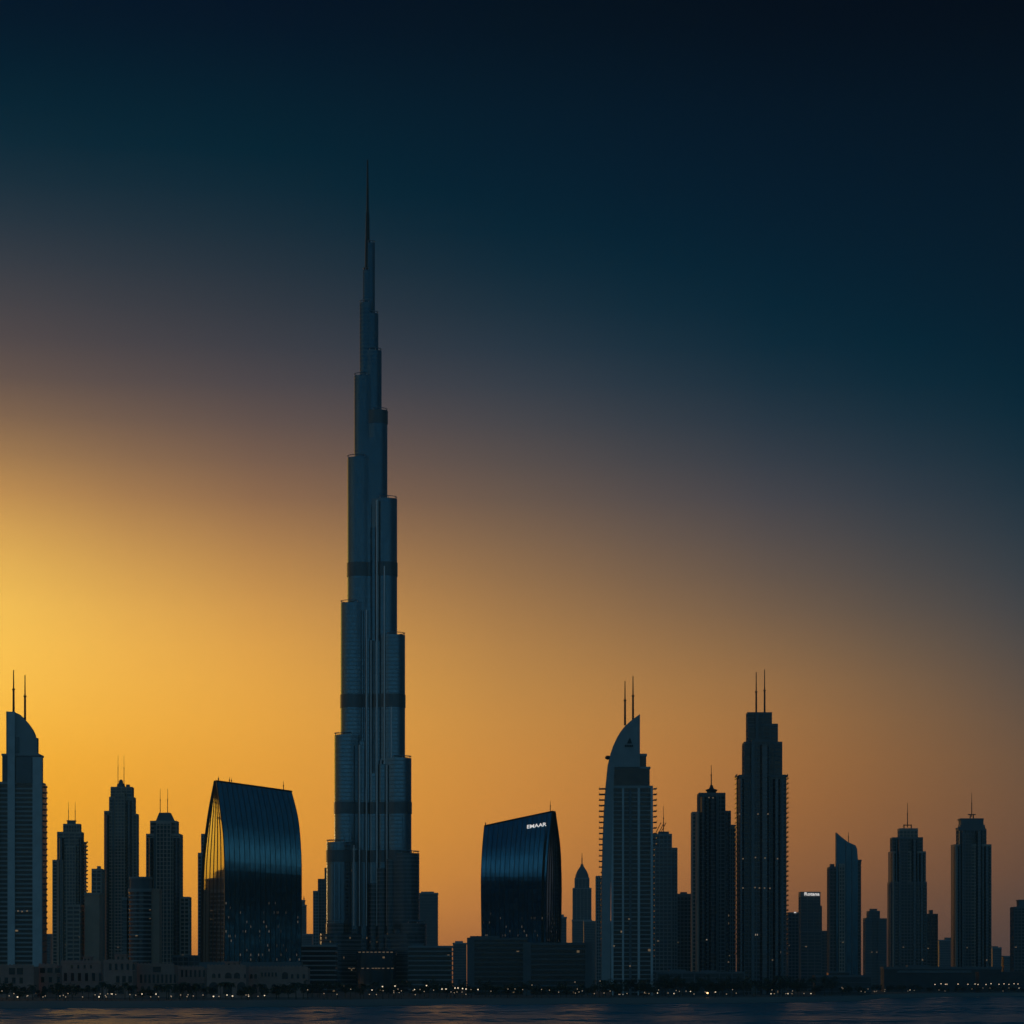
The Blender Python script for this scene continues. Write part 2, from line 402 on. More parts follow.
# ------------------------------------------------------------------ setting: water, beach, ground
SHORE = [(-1100, 1010.5), (-700, 1010), (0, 1009.3), (130, 1009), (250, 1008), (320, 1007.3), (400, 1006.2), (500, 1005.2), (620, 1004.4), (700, 1004), (800, 1003), (855, 1001.6), (885, 998.6), (950, 997.2), (1024, 996.6), (1900, 995.5)]
def shore(px):
    for (a, ya), (b, yb) in zip(SHORE, SHORE[1:]):
        if a <= px <= b:
            t = (px - a) / (b - a); t = t * t * (3 - 2 * t) if b - a < 150 else t
            y = ya + (yb - ya) * t; return CH * F / (y - HY)
    return CH * F / (1009 - HY)
def make_water():
    import numpy as np
    xs = np.concatenate([[-4000, -2500, -1500, -900], np.arange(-620, 621, 5.), [900, 1500, 2500, 4000]])
    ys = np.concatenate([[-60, 300, 600, 760], np.arange(830, 1900, 2.4), np.arange(1900, 3000, 6.), [3400, 4200, 6000]])
    X, Y = np.meshgrid(xs, ys); rs = np.random.RandomState(4); Z = np.zeros_like(X); big = np.zeros_like(X)
    for _ in range(26):
        lam = rs.uniform(7, 19); th = rs.normal(1.45, .45); k = 2 * np.pi / lam
        Z += (lam / 19) ** .8 * .095 * np.sin(k * (X * np.cos(th) + Y * np.sin(th)) + rs.uniform(0, 6.28))
    for _ in range(9):
        big += np.sin(X * rs.uniform(-.02, .02) + Y * rs.uniform(.006, .03) + rs.uniform(0, 6.28))
    amp = .9 + .3 * np.tanh(-big * .55)                 # calm lanes and ruffled lanes
    inside = (np.abs(X) < 640) & (Y > 780) & (Y < 2980)
    Z = np.where(inside, Z * amp, 0.)
    n, m = len(xs), len(ys); ii = (np.arange(m - 1)[:, None] * n + np.arange(n - 1)[None]).ravel()
    me = bpy.data.meshes.new('water')
    me.from_pydata(np.stack([X.ravel(), Y.ravel(), Z.ravel()], 1).tolist(), [], np.stack([ii, ii + 1, ii + n + 1, ii + n], 1).tolist())
    me.polygons.foreach_set('use_smooth', [True] * len(me.polygons)); me.materials.append(MT['water'])
    o = bpy.data.objects.new('water', me); COL.objects.link(o); return o
tag(make_water(), 'calm dark creek water reflecting the sunset', kind='structure')
pxs = list(range(-1100, 1901, 10)); bm_, gm = MB(), MB(); rv = []; gv = []
for i, px in enumerate(pxs):
    d = shore(px) + 6 * sin(px * .031) + 4 * sin(px * .09 + 1); u = (px - 512) / F
    bw = 62 if px < 850 else max(22, 62 - (px - 850) * .5)
    for off, z in ((0, -1.2), (.6, .45), (6, 1.0), (bw * .55, 2.6 + .2 * sin(px * .05)), (bw, GZ)): rv.append((u * (d + off), d + off, z))
    gv += [(u * (d + bw), d + bw, GZ)]
n = len(pxs)
bm_.add(rv, [(i * 5 + k, (i + 1) * 5 + k, (i + 1) * 5 + k + 1, i * 5 + k + 1) for i in range(n - 1) for k in range(1, 4)], MT['sand'], True)
bm_.add(rv, [(i * 5, (i + 1) * 5, (i + 1) * 5 + 1, i * 5 + 1) for i in range(n - 1)], MT['wet'])
tag(bm_.build('beach'), 'pale sandy bank along the water', kind='structure')
gv2 = [((px - 512) / F * 6300, 6300, GZ) for px in pxs]
gm.add(gv + gv2, [(i, i + 1, n + i + 1, n + i) for i in range(n - 1)], MT['ground'])
gm.box(-4000, 4000, -1600, -58, -1, 2.2, MT['ground'])     # unseen bank behind the camera, added to darken the glass reflections
tag(gm.build('ground'), 'city ground behind the beach', kind='structure')

# ------------------------------------------------------------------ the supertall tower
T = Thing('supertall_tower', 'by far the tallest skyscraper, stepped silver tiers tapering to a needle spire', 'skyscraper', 370, 3040)
AX = {'L': R(208), 'R': R(332), 'B': R(88)}
def stadium(ang, a, r, n=14, flute=0.):
    ux, uy = cos(ang), sin(ang); vx, vy = -uy, ux; pts = [(-r * vx, -r * vy)] if False else []
    k = max(2, int(a / 4))
    for i in range(k): t = a * i / k; pts.append((ux * t - vx * r, uy * t - vy * r))
    for i in range(n + 1):
        th = -pi / 2 + pi * i / n; rr = r - (flute if i % 2 else 0)
        pts.append((ux * (a + rr * cos(th)) + vx * rr * sin(th), uy * (a + rr * cos(th)) + vy * rr * sin(th)))
    for i in range(k - 1, -1, -1): t = a * i / k; pts.append((ux * t + vx * r, uy * t + vy * r))
    return pts
def ngon(r, cx=0, cy=0, n=12, ph=0): return [(cx + r * cos(2 * pi * i / n + ph), cy + r * sin(2 * pi * i / n + ph)) for i in range(n)]
TIERS = {'L': [(921, 327, 12), (840, 327.5, 12), (733, 335, 12), (601, 341, 12), (456, 347.5, 12.5), (374, 354.3, 9), (301, 359.8, 6.4), (268, 363, 4)],
         'R': [(921, 427, 12), (851, 420, 12), (756, 412, 12), (633, 405.6, 11.5), (497, 397.5, 11.5), (409, 387.6, 9.5), (349, 381.7, 8), (312, 378.4, 7), (241, 373.4, 4.5)]}
WT = {}
for w, lst in TIERS.items():
    out = []
    for yt, xe, r in lst:
        xc = xe + r if w == 'L' else xe - r
        a = max(.5, ((370 - xc) if w == 'L' else (xc - 370)) / abs(cos(AX[w])) * T.d / F)
        out.append((yt, a, r * T.d / F))
    WT[w] = out
WT['B'] = [(800, 46, 12), (690, 37, 12), (560, 29, 12), (430, 17, 11), (335, 5, 7)]
for w, lst in WT.items():
    for i, (yt, a, r) in enumerate(lst):
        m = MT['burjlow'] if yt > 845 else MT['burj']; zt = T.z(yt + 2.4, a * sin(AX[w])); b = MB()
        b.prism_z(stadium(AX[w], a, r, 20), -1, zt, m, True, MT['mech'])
        # engaged round bays along both flanks of the wing, each stopping a little lower than the tip
        u = (cos(AX[w]), sin(AX[w])); v = (-u[1], u[0])
        for q, (back, side, rr, drop) in enumerate(((13.5, 9.5, 5.2, 6), (22.5, 12, 5.0, 15), (31, 14, 4.6, 30))):
            if a - back < 1.5: break
            for sg in (-1, 1):
                cx, cy = u[0] * (a - back) + sg * v[0] * side * r / 12, u[1] * (a - back) + sg * v[1] * side * r / 12
                b.prism_z(ngon(rr, cx, cy, 16), -1, zt - drop, m, True, MT['mech'])
        t = b.build('wing_tier', T.e)
        # terrace rail on the rounded tip
        ring = MB(); p1 = stadium(AX[w], a, r - .3, 16)[max(2, int(a / 4)):-max(2, int(a / 4))]
        for p, q in zip(p1, p1[1:]): ring.bar((p[0], p[1], zt + 2.2), (q[0], q[1], zt + 2.2), .35, MT['trim'], 4)
        for p in p1[::4]: ring.bar((p[0], p[1], zt - .2), (p[0], p[1], zt + 2.2), .25, MT['trim'], 4)
        ring.build('terrace_rail', t)
b = MB()
b.prism_z(ngon(15), -1, T.z(440), MT['burj']); b.prism_z(ngon(9.5), -1, T.z(392), MT['burj'], False, MT['mech'], ngon(8.5))
b.prism_z(ngon(5.2, 5.8, -13.5), -1, T.z(530), MT['burj'], False, MT['mech']); b.prism_z(ngon(3.6, -1.5, -14.5), -1, T.z(640), MT['burj'], False, MT['mech'])
b.prism_z(ngon(3.4, 12.5, -15.5), -1, T.z(668), MT['burj'], False, MT['mech'])
b.build('core', T.e)
for px, py, fo, r in ((377, 500, -21, 1.1), (384.5, 566, -22, .9), (366.5, 610, -22, .8), (391.5, 700, -24, .8), (359.5, 745, -26, .8), (371, 640, -20, .8), (387, 765, -25, .8), (381, 760, -22, .7), (354, 845, -28, .7), (398, 858, -28, .7)):
    b = MB(); b.tube(T.x(px, fo), fo, T.z(926, fo), T.z(py, fo), r, r, MT['trim'], 10); b.build('vertical_fin', T.e)
b = MB(); sx = T.x(367.6)
for yb, yt, r0, r1 in ((310, 268, 4.2, 3.8), (268, 240, 2.7, 2.4), (240, 213, 2.1, 1.8), (213, 188, 1.25, 1.1), (188, 160, 1.05, .7)):
    b.tube(sx, 0, T.z(yb) - 1, T.z(yt), r0, r1, MT['dark'], 10)
b.build('spire', T.e)
for y0, y1 in ((412, 425), (564, 578), (696, 709), (803, 815), (851, 863)):
    for w, lst in WT.items():
        live = [t for t in lst if t[0] < y0]
        if y0 < 420 and w != 'R': continue
        if not live: continue
        yt, a, r = live[0]; b = MB()
        b.prism_z(stadium(AX[w], a, r + .5, 16), T.z(y1), T.z(y0), MT['mech'])
        u = (cos(AX[w]), sin(AX[w])); v = (-u[1], u[0])
        for back, side, rr in ((13.5, 9.5, 5.2), (22.5, 12, 5.0), (31, 14, 4.6)):
            if a - back < 1.5: break
            for sg in (-1, 1):
                b.prism_z(ngon(rr + .45, u[0] * (a - back) + sg * v[0] * side * r / 12, u[1] * (a - back) + sg * v[1] * side * r / 12, 14), T.z(y1) - .1, T.z(y0) - .1, MT['mech'])
        b.build('mechanical_band', T.e)
# podium skirts, entrance pavilion
for w in 'LR':
    for k, (a, r, yt) in enumerate(((48, 15, 934), (56, 13, 950))):
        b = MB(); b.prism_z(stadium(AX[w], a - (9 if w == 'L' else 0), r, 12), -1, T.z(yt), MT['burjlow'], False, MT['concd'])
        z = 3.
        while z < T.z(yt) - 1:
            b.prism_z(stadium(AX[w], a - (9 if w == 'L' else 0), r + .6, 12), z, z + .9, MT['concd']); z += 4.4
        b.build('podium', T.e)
b = MB(); b.lathe([(20, -1), (20, T.z(953)), (18, T.z(951)), (0, T.z(950))], T.x(378), -45, MT['glassd'], 20)
b.build('entrance_pavilion', T.e)
for px, py, yy in [(363 + k * 3.9, 952.8, -67) for k in range(9)] + [(p, 968.6, -67.2) for p in (353, 357, 366, 371, 376, 379, 382, 386, 391, 395)]:
    b = MB(); xx = T.x(px); b.box(xx - 1.2, xx + 1.2, yy, yy + .6, T.z(py + .4), T.z(py - .4), MT['strip']); b.build('lit_window', T.e)

# ------------------------------------------------------------------ curved glass buildings
def curve(pts, t):
    """pts = [(t, value...)] piecewise linear with smoothing by Catmull-Rom"""
    for i in range(len(pts) - 1):
        if t <= pts[i + 1][0] or i == len(pts) - 2:
            p0 = pts[max(0, i - 1)]; p1 = pts[i]; p2 = pts[i + 1]; p3 = pts[min(len(pts) - 1, i + 2)]
            u = (t - p1[0]) / (p2[0] - p1[0]); r = []
            for k in range(1, len(p1)):
                m1 = (p2[k] - p0[k]) / (p2[0] - p0[0]) * (p2[0] - p1[0]); m2 = (p3[k] - p1[k]) / (p3[0] - p1[0]) * (p2[0] - p1[0])
                r.append((2 * u**3 - 3 * u**2 + 1) * p1[k] + (u**3 - 2 * u**2 + u) * m1 + (-2 * u**3 + 3 * u**2) * p2[k] + (u**3 - u**2) * m2)
            return r
def sail(T, Lc, Rc, Bc, side, lean, depth, ncol, base='mirror', facet='mirrors', topd=1.):
    """Lc/Rc: front edges (t, px, py); Bc: back edge of the visible side facet; lean(t) metres the front leans back."""
    NT = 40; front = MB(); fac = MB(); back = MB(); trim = MB()
    rows = []
    for j in range(NT + 1):
        t = j / NT; l = curve(Lc, t); r = curve(Rc, t); bb = curve(Bc, t); fo = lean(t)
        zl, zr = T.z(l[1], fo), T.z(r[1], fo)
        if j == 0: zl = zr = -1
        row = []
        for i in range(ncol * 2 + 1):
            s = i / (ncol * 2); px = l[0] + (r[0] - l[0]) * s
            bul = -1.3 * (1 - (2 * s - 1) ** 2)
            row.append((T.x(px, fo), fo + bul + (.06 if i % 2 else 0), zl + (zr - zl) * s))
        bf = fo + depth * (1 - .75 * topd * max(0, (t - .55) / .45) ** 2)
        zb = T.z(bb[1], bf) if j else -1
        bx = T.x(bb[0], bf)
        ob = T.x((r[0] - 6) if side == 'L' else (l[0] + 3), bf)
        rows.append((row, (bx, bf, zb), (ob, bf, (zr if side == 'L' else zl) if j else -1)))
    nv = ncol * 2 + 1
    vs = [v for r_ in rows for v in r_[0]]
    front.add(vs, [(j * nv + i, j * nv + i + 1, (j + 1) * nv + i + 1, (j + 1) * nv + i) for j in range(NT) for i in range(nv - 1)], MT[base])
    e = 0 if side == 'L' else nv - 1
    fv = []; M_ = 6
    for r_ in rows:
        for k in range(M_ + 1):
            q = k / M_; fv.append(tuple(r_[0][e][c] * (1 - q) + r_[1][c] * q for c in range(3)))
    w = M_ + 1
    quads = [(j * w + k, (j + 1) * w + k, (j + 1) * w + k + 1, j * w + k + 1) for j in range(NT) for k in range(M_)]
    if side == 'L': quads = [tuple(reversed(q)) for q in quads]; quads = [tuple(reversed(q)) for q in quads]
    fac.add(fv, quads, MT[facet])
    o = nv - 1 if side == 'L' else 0
    bv = []
    for r_ in rows: bv += [r_[0][o], r_[2], r_[1]]
    back.add(bv, [(j * 3 + k, j * 3 + k + 1, (j + 1) * 3 + k + 1, (j + 1) * 3 + k) for j in range(NT) for k in range(2)], MT['glassd'])
    tr = rows[-1]
    cap = list(tr[0]) + ([tr[2], tr[1]] if side == 'L' else [tr[1], tr[2]])
    back.add(cap, [tuple(range(len(cap)))], MT['dark'])
    front.build('curtain_wall', T.e); fac.build('side_facet', T.e, 'narrow side facet of mirror glass'); back.build('rear_wall', T.e)
    # mullions standing proud of the glass
    for i in range(0, nv, 2):
        for j in range(NT):
            a, c = rows[j][0][i], rows[j + 1][0][i]
            trim.bar((a[0], a[1] - .05, a[2]), (c[0], c[1] - .05, c[2]), .22, MT['dark'], 4)
    trim.build('mullion_grid', T.e)
    fm = MB()                           # mullions of the side facet, and the solid blade along its rear edge
    for k in range(1, M_):
        for j in range(NT):
            a, c = fv[j * w + k], fv[(j + 1) * w + k]; sx = -.12 if side == 'L' else .12
            fm.bar((a[0] + sx, a[1], a[2]), (c[0] + sx, c[1], c[2]), .3, MT['dark'], 4)
    for j in range(NT):
        a, c = rows[j][1], rows[j + 1][1]; fm.bar(a, c, 1.3, MT['dark'], 6)
    fm.build('mullion_grid', T.e)
    rim = MB()
    for p, q in zip(cap, cap[1:]): rim.bar((p[0], p[1], p[2] + .1), (q[0], q[1], q[2] + .1), .7, MT['dark'], 6)
    for p, q in zip([r_[0][e] for r_ in rows], [r_[0][e] for r_ in rows][1:]): rim.bar(p, q, .5, MT['dark'], 5)
    rim.build('roof_edge', T.e)
    return rows
def lean_fn(H, ang):        # ang: list of (t, tilt degrees, + = facing up); integrates to a depth offset
    n = 200; acc = [0.]
    for k in range(n):
        t = (k + .5) / n; acc.append(acc[-1] + math.tan(R(curve(ang, t)[0])) * H / n)
    return lambda t: acc[min(n, int(t * n))]

T7 = Thing('curved_glass_building', 'curved mirror glass building with sloping roof and golden lens shaped side', 'office building', 262, 2300)
H7 = T7.z(785)
rows7 = sail(T7, [(0, 224, 982), (.5, 224.8, 880), (.72, 223.6, 838), (.86, 220.5, 811), (1, 216.5, 781)],
     [(0, 301, 982), (.5, 301.6, 884), (.7, 301, 850), (.86, 298, 818), (1, 291.5, 791.5)],
     [(0, 201.5, 982), (.45, 202.5, 885), (.62, 204, 855), (.82, 209, 815), (1, 215.3, 781)], 'L',
     lean_fn(H7, [(0, -.15), (.25, -.5), (.52, -1.1), (.7, 1.9), (.85, 6), (1, 11)]), 95, 15, topd=0.)
T7.mast('antenna', 218.5, 776.5, 782, 12, .4); T7.mast('antenna', 229.5, 777.5, 783, 12, .35); T7.mast('antenna', 231.5, 778.5, 783, 14, .35); T7.mast('antenna', 283.5, 781, 791, 14, .35)
T7.blk('plinth', 199, 303, 962, None, -7, 20, 'concd')

T8 = Thing('curved_glass_building', 'curved blue glass building with white lit letters under its slanted roof', 'office building', 520, 2500)
H8 = T8.z(818)
rows8 = sail(T8, [(0, 482.5, 982), (.6, 481, 885), (.8, 482, 853), (1, 484.3, 826)],
     [(0, 546, 982), (.6, 546.5, 885), (.8, 548.3, 850), (1, 552.2, 811.5)],
     [(0, 558.5, 982), (.58, 560.5, 890), (.8, 559, 848), (1, 554.3, 812)], 'R',
     lean_fn(H8, [(0, -.15), (.28, -.55), (.58, -1.25), (.66, -.4), (.8, 3), (1, 7)]), 60, 14, base='mirrorb', facet='mirrorb')
T8.mast('antenna', 550.3, 801, 812, 10, .35); T8.mast('antenna', 485.5, 822, 826, 10, .35)
def sign(T, txt, x0, y0, x1, y1, h_px, fo, name='sign_letters', m='sign', lab=None, squash=None):
    """extruded letters from (x0,y0) to (x1,y1), the baseline ends, h_px tall"""
    cu = bpy.data.curves.new(name, 'FONT'); cu.body = txt; cu.size = 1; cu.extrude = .06; cu.align_x = 'LEFT'; cu.offset = .02
    t = bpy.data.objects.new(name, cu); COL.objects.link(t); bpy.context.view_layer.update()
    me = bpy.data.meshes.new_from_object(t); COL.objects.unlink(t); bpy.data.objects.remove(t)
    xs = [v.co.x for v in me.vertices]; ys = [v.co.y for v in me.vertices]
    w = T.x(x1, fo) - T.x(x0, fo); sxx = w / (max(xs) - min(xs)); syy = h_px * (T.d + fo) / F / (max(ys) - min(ys)); mx = min(xs); my = min(ys)
    za, zb = T.z(y0, fo), T.z(y1, fo)
    for v in me.vertices:
        x, y, z = v.co; X = (x - mx) * sxx
        v.co = (T.x(x0, fo) + X, fo - z * 6, za + (zb - za) * X / w + (y - my) * syy)
    me.materials.clear(); me.materials.append(MT[m])
    o = bpy.data.objects.new(name, me); COL.objects.link(o); o.parent = T.e
    if lab: o['label'] = lab
    return o
def front_y(rows, T, px, py):
    z = T.z(py); best = min((abs(v[2] - z) + abs(v[0] - T.x(px)), v[1]) for r_ in rows for v in r_[0]); return best[1]
f8 = front_y(rows8, T8, 537, 826)
sign(T8, 'EMAAR', 527, 828.6, 546.5, 825.8, 3.5, f8 - 1.6, lab='white lit letters')

# ------------------------------------------------------------------ far-left twin-mast tower and its mirror image at centre right
def sail_tower(T, mx, crown, label=None):
    """mx maps the columns of the centre-right tower (599..656) to this tower's columns"""
    X = lambda px: T.x(mx(px)); fl = mx(2) < mx(1)
    def P(pts, y0, y1, m, name, ms=None):
        q = [(T.x(mx(px), y0), T.z(py, y0)) for px, py in pts]
        b = MB(); b.prism_y(q if fl else q[::-1], y0, y1, MT[m], MT[ms] if ms else None); return b.build(name, T.e)
    def sec(name, x0, x1, *a, **k):
        p, q = mx(x0), mx(x1); return T.sec(name, min(p, q), max(p, q), *a, **k)
    def blk(name, x0, x1, *a, **k):
        p, q = mx(x0), mx(x1); return T.blk(name, min(p, q), max(p, q), *a, **k)
    P([(640, 714), (636.5, 716.5), (633, 719), (629, 722.3), (625, 726), (621, 731), (617, 737.5), (613.5, 745), (610.5, 754), (608, 765),
       (606, 785), (604.3, 810), (603, 840), (602, 880), (601.4, 990), (610, 990), (611, 880), (612, 840), (613, 800), (614.5, 767), (640, 767)], 0, 14, 'conc', 'sail_fin', 'concd')
    sec('crown_block', 613, 647, 754, 768, fo=3, dep=18, rib=0, slab=0, glass='glassd', cap=1.4)
    sec('shoulder_block', 612, 650.5, 767, 788, fo=2, dep=22, rib=0, slab=0, glass='glassd', conc='conc', cap=1.2)
    sec('shaft', 611, 653, 786, None, fo=2.4, dep=26, rib=0, slab=.85, glass='glassd', conc='conc', floor=3.4)
    for a, c in ((611, 613.5), (622, 624), (637.5, 640), (650.5, 653)): blk('pilaster', a, c, 788, None, .2, 3.2, 'white')
    blk('dark_strip', 629, 631.5, 790, None, 1.2, 2.0, 'concd')
    for x_, yt, yb in crown: T.mast('antenna', mx(x_), yt, yb, 6, .85)
    return sec, blk
T9 = Thing('sail_topped_tower', 'pale tower with curved sail crown peaking right, two masts and side balconies', 'skyscraper', 628, 2300)
sail_tower(T9, lambda p: p, ((625, 681, 724), (633, 676, 720)))
T9.slabs(598.8, 607, 788, 872, 4.3, 4, 12, 'concd'); T9.slabs(653, 657, 788, 850, 4.3, 4, 12, 'concd')
T9.slabs(600.6, 602.4, 872, 965, 4.3, 4, 12, 'concd'); T9.slabs(653, 654.8, 850, 965, 4.3, 4, 12, 'concd')
T9.lights([(629, 919), (630, 966), (614, 946)], -.4)
b = MB(); b.lathe([(0, T9.z(759.5)), (2, T9.z(758.5)), (2.2, T9.z(757)), (1.4, T9.z(755.5)), (0, T9.z(755))], T9.x(608), 4, MT['dark'], 8); b.build('aircraft_beacon', T9.e)
# dark emblem on the sail: triangular mark with a line of lettering under it
b = MB(); X_, Z_ = T9.x, T9.z
b.prism_y([(X_(627), Z_(743.5)), (X_(632), Z_(743.5)), (X_(630), Z_(737.5)), (X_(628.6), Z_(740))], -.5, -.1, MT['dark'])
for px in (625, 627.2, 629.4, 631.4): b.box(X_(px), X_(px + 1.5), -.5, -.1, Z_(747), Z_(744.8), MT['dark'])
b.build('emblem', T9.e)
T1 = Thing('sail_topped_tower', 'pale tower at the left edge, sail crown sloping down to the right, two masts', 'skyscraper', 22, 2250)
m1 = lambda p: 5.5 + (640 - p) * .98
def t1():
    T = T1
    q = [(5.5, 711), (13, 711.5), (18, 713.5), (23, 718), (28, 724), (31.5, 729), (33.8, 734), (34.4, 737), (36.6, 737.5), (36.6, 757), (5.5, 757)]
    b = MB(); b.prism_y([(T.x(x), T.z(y)) for x, y in q][::-1], 3, 10, MT['conc'], MT['concd']); b.build('sail_fin', T.e)
    T.blk('window_recess', 14.5, 19.5, 737, 753, 2.4, 2, 'mech')
    T.sec('crown_block', 1.3, 44, 754, 784, fo=2, dep=24, rib=0, slab=0, glass='concd', cap=1.2)
    T.blk('dark_panel', 16, 32.5, 757.5, 783, 1.2, 3, 'mech')
    T.sec('shaft', -10, 46, 782, None, fo=2.4, dep=26, rib=0, slab=1.25, glass='glassd', conc='conc', floor=3.4)
    T.blk('pilaster', 7.5, 15.5, 711.6, None, .4, 3.6, 'white'); T.blk('pilaster', 32.5, 42.5, 757, None, .9, 3.2, 'white'); T.blk('pilaster', -4, 0, 784, None, .4, 3, 'conc')
    T.blk('side_wall', 40, 46.8, 785, None, 8, 20, 'mech')
    T.lights([(18, 911), (22, 911.5), (27, 911)], 2)
    T.mast('antenna', 13.6, 670, 713, 8, .9); T.mast('antenna', 25, 675, 722, 8, .9)
    T.slabs(40, 47.6, 786, 962, 4.3, 6, 14, 'concd')
t1()

# ------------------------------------------------------------------ left cluster
G = 'skyscraper'
def pair(T, xs, yt, yb, r=.35):
    for x in xs: T.mast('antenna', x, yt, yb, 10, r)
t = Thing('stepped_tower', 'small beige stepped tower with two thin masts, second tower from the left edge', G, 70, 3100)
t.sec('crown_block', 63, 81.5, 824, 836, fo=6, dep=14, glass='glassd', conc='warmc', rib=3)
t.sec('roof_room', 66.5, 76.5, 820.5, 826, fo=8, dep=8, slab=0, rib=0, glass='mech', conc='warmc', cap=.6)
t.sec('shaft', 57, 84, 832, None, fo=4, dep=20, conc='warmc'); t.sec('side_wing', 52.5, 66, 860, None, fo=1, dep=20, conc='warmc', glass='glassd')
t.sec('front_bay', 66, 77, 846, None, fo=.5, dep=10, conc='warmc', rib=3.5); t.sec('right_wing', 76, 87, 842, None, fo=7, dep=16, conc='warmc', glass='glassd', rib=0); t.slabs(82, 88, 842, 960, 4.2, 8, 10, 'warmc')
t.bay(58.5, 64, 838, None, 3.5); t.cheek(52.3, 57.5, 859.5, -1, 16); t.bay(79, 83, 838, None, 3.5); pair(t, (68.5, 75.2), 802, 822)
t = Thing('apartment_block', 'low beige apartment block with a taller rear part, between two stepped towers', 'apartment block', 85, 2540)
t.sec('rear_part', 91.5, 105, 869, None, fo=30, dep=22, conc='warmc', rib=4); t.sec('front_part', 84, 104, 893, None, fo=4, dep=26, conc='warmc', slab=0, rib=0, glass='tan')
t.sec('balcony_part', 66.5, 84.3, 905, None, fo=0, dep=24, conc='warmc', slab=1.4, rib=9); t.blk('roof_room', 97, 101, 866, 870, 36, 8, 'warmc')
t = Thing('stepped_tower', 'tall slim stepped tower with a peaked cap and two masts, left of the rounded block', G, 122, 3300)
t.sec('side_wing', 104, 118, 811, None, fo=3, dep=20, glass='glassd', conc='warmc', rib=4); t.sec('shaft', 109, 136, 797, None, fo=4, dep=24, conc='warmc')
t.sec('upper_shaft', 110.5, 134, 787, 800, fo=6, dep=18, conc='warmc'); t.sec('right_wing', 130, 139, 814, None, fo=6, dep=18, glass='glassd', conc='warmc')
t.sec('front_bay', 114.5, 125.5, 793, None, fo=.6, dep=8, conc='warmc', rib=3.5)
b = MB(); b.prism_z(ngon(5.2, t.x(121, 14), 14, 8, pi / 8), t.z(788), t.z(783), MT['concd'], False, None, ngon(4.2, t.x(121, 14), 14, 8, pi / 8)); b.lathe([(2.6, t.z(783)), (2.4, t.z(780.5)), (1.2, t.z(779)), (0, t.z(778.4))], t.x(121, 14), 14, MT['concd'], 10); b.build('cap', t.e)
for x0, x1, yt, yb in ((110.6, 114, 787.4, 797), (126, 130, 784.5, 790)): t.blk('roof_room', x0, x1, yt, yb, 9, 7, 'concd')
t.bay(105, 109, 815, None, 2.6, 2); t.bay(126.5, 131.5, 801, None, 3.6); t.blk('dark_strip', 112.6, 114.2, 799, None, .2, 2, 'mech'); pair(t, (118, 124), 755.5, 783)  # narrow dark block stands in for shade between the bays
t = Thing('stepped_tower', 'stepped tower with tapering cap and two masts, beside the golden sided glass building', G, 164, 2680)
t.sec('shaft', 146, 183, 834, None, fo=2, dep=26, conc='warmc'); t.sec('upper_shaft', 150, 179, 821, 838, fo=5, dep=20, conc='warmc')
t.sec('front_bay', 156, 172, 822, None, fo=-.6, dep=8, slab=.7, conc='warmc', rib=3.5); t.sec('annex', 180, 191.5, 897, None, fo=3, dep=20, glass='glassd', conc='warmc')
b = MB(); cx = t.x(165.5, 15); b.prism_z([(cx - 8.2, 8), (cx + 8.2, 8), (cx + 8.2, 22), (cx - 8.2, 22)], t.z(821), t.z(812), MT['concd'], False, None, [(cx - 5, 9), (cx + 4.5, 9), (cx + 4.5, 21), (cx - 5, 21)]); b.build('cap', t.e)
t.bay(148, 153, 838, None, 1.6); t.bay(174, 179.5, 838, None, 1.6); t.blk('dark_strip', 154, 156, 826, None, -.3, 3, 'mech'); pair(t, (160.2, 167.6), 788.5, 814)  # shaded gap beside the bay drawn as a dark strip
t = Thing('rounded_block', 'lower apartment block with rounded banded front, standing before a stepped tower', 'apartment block', 142, 2480)
t.sec('right_wing', 150, 162.5, 889, None, fo=6, dep=20, glass='tan', conc='tan', slab=0, rib=0); t.sec('left_wing', 122, 130, 898, None, fo=8, dep=18, glass='concd', conc='conc', slab=.8, rib=0)
def rounded(t, x0, x1, yt, depth=16, floor=3.6, name='rounded_front', gl='glass', cc='conc', yb=None):
    xa, xb = t.x(x0), t.x(x1); cx, hw = (xa + xb) / 2, (xb - xa) / 2; b = MB()
    arc = lambda k: [(cx + (hw + k) * cos(pi + pi * i / 16), 8 + (9 + k) * sin(pi + pi * i / 16)) for i in range(17)] + [(cx + hw + k, 8 + depth), (cx - hw - k, 8 + depth)]
    zb = -1 if yb is None else t.z(yb); b.prism_z(arc(-.4), zb, t.z(yt), MT[gl]); z = zb + floor
    while z < t.z(yt) - 1: b.prism_z(arc(0), z - .6, z + .6, MT[cc]); z += floor
    b.prism_z(arc(.2), t.z(yt) - 1.2, t.z(yt) + .3, MT[cc]); return b.build(name, t.e)
rounded(t, 127, 151, 889); rounded(t, 128, 149.5, 877, 12, 12, 'rounded_crown', 'concd', 'conc', 890)
t = Thing('hazy_block', 'hazy low block in the narrow gap right of the left edge tower', 'office building', 50, 3900)
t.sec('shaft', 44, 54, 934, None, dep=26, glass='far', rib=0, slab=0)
t = Thing('low_block', 'low dark block in the narrow gap left of the golden sided building', 'office building', 194, 2600)
t.sec('shaft', 172, 203, 955.5, None, dep=26, conc='concd', rib=5)
t = Thing('slender_tower', 'thin tower edge showing just left of the golden sided glass building', G, 201, 2900)
t.sec('shaft', 197.8, 207, 853, None, dep=20, conc='conc', rib=3); t.sec('upper_shaft', 201, 208, 834, 856, fo=3, dep=14, conc='conc', rib=3)
t = Thing('slender_tower', 'hazy sliver of a tower with a small spire, right of the golden sided building', G, 304, 4600)
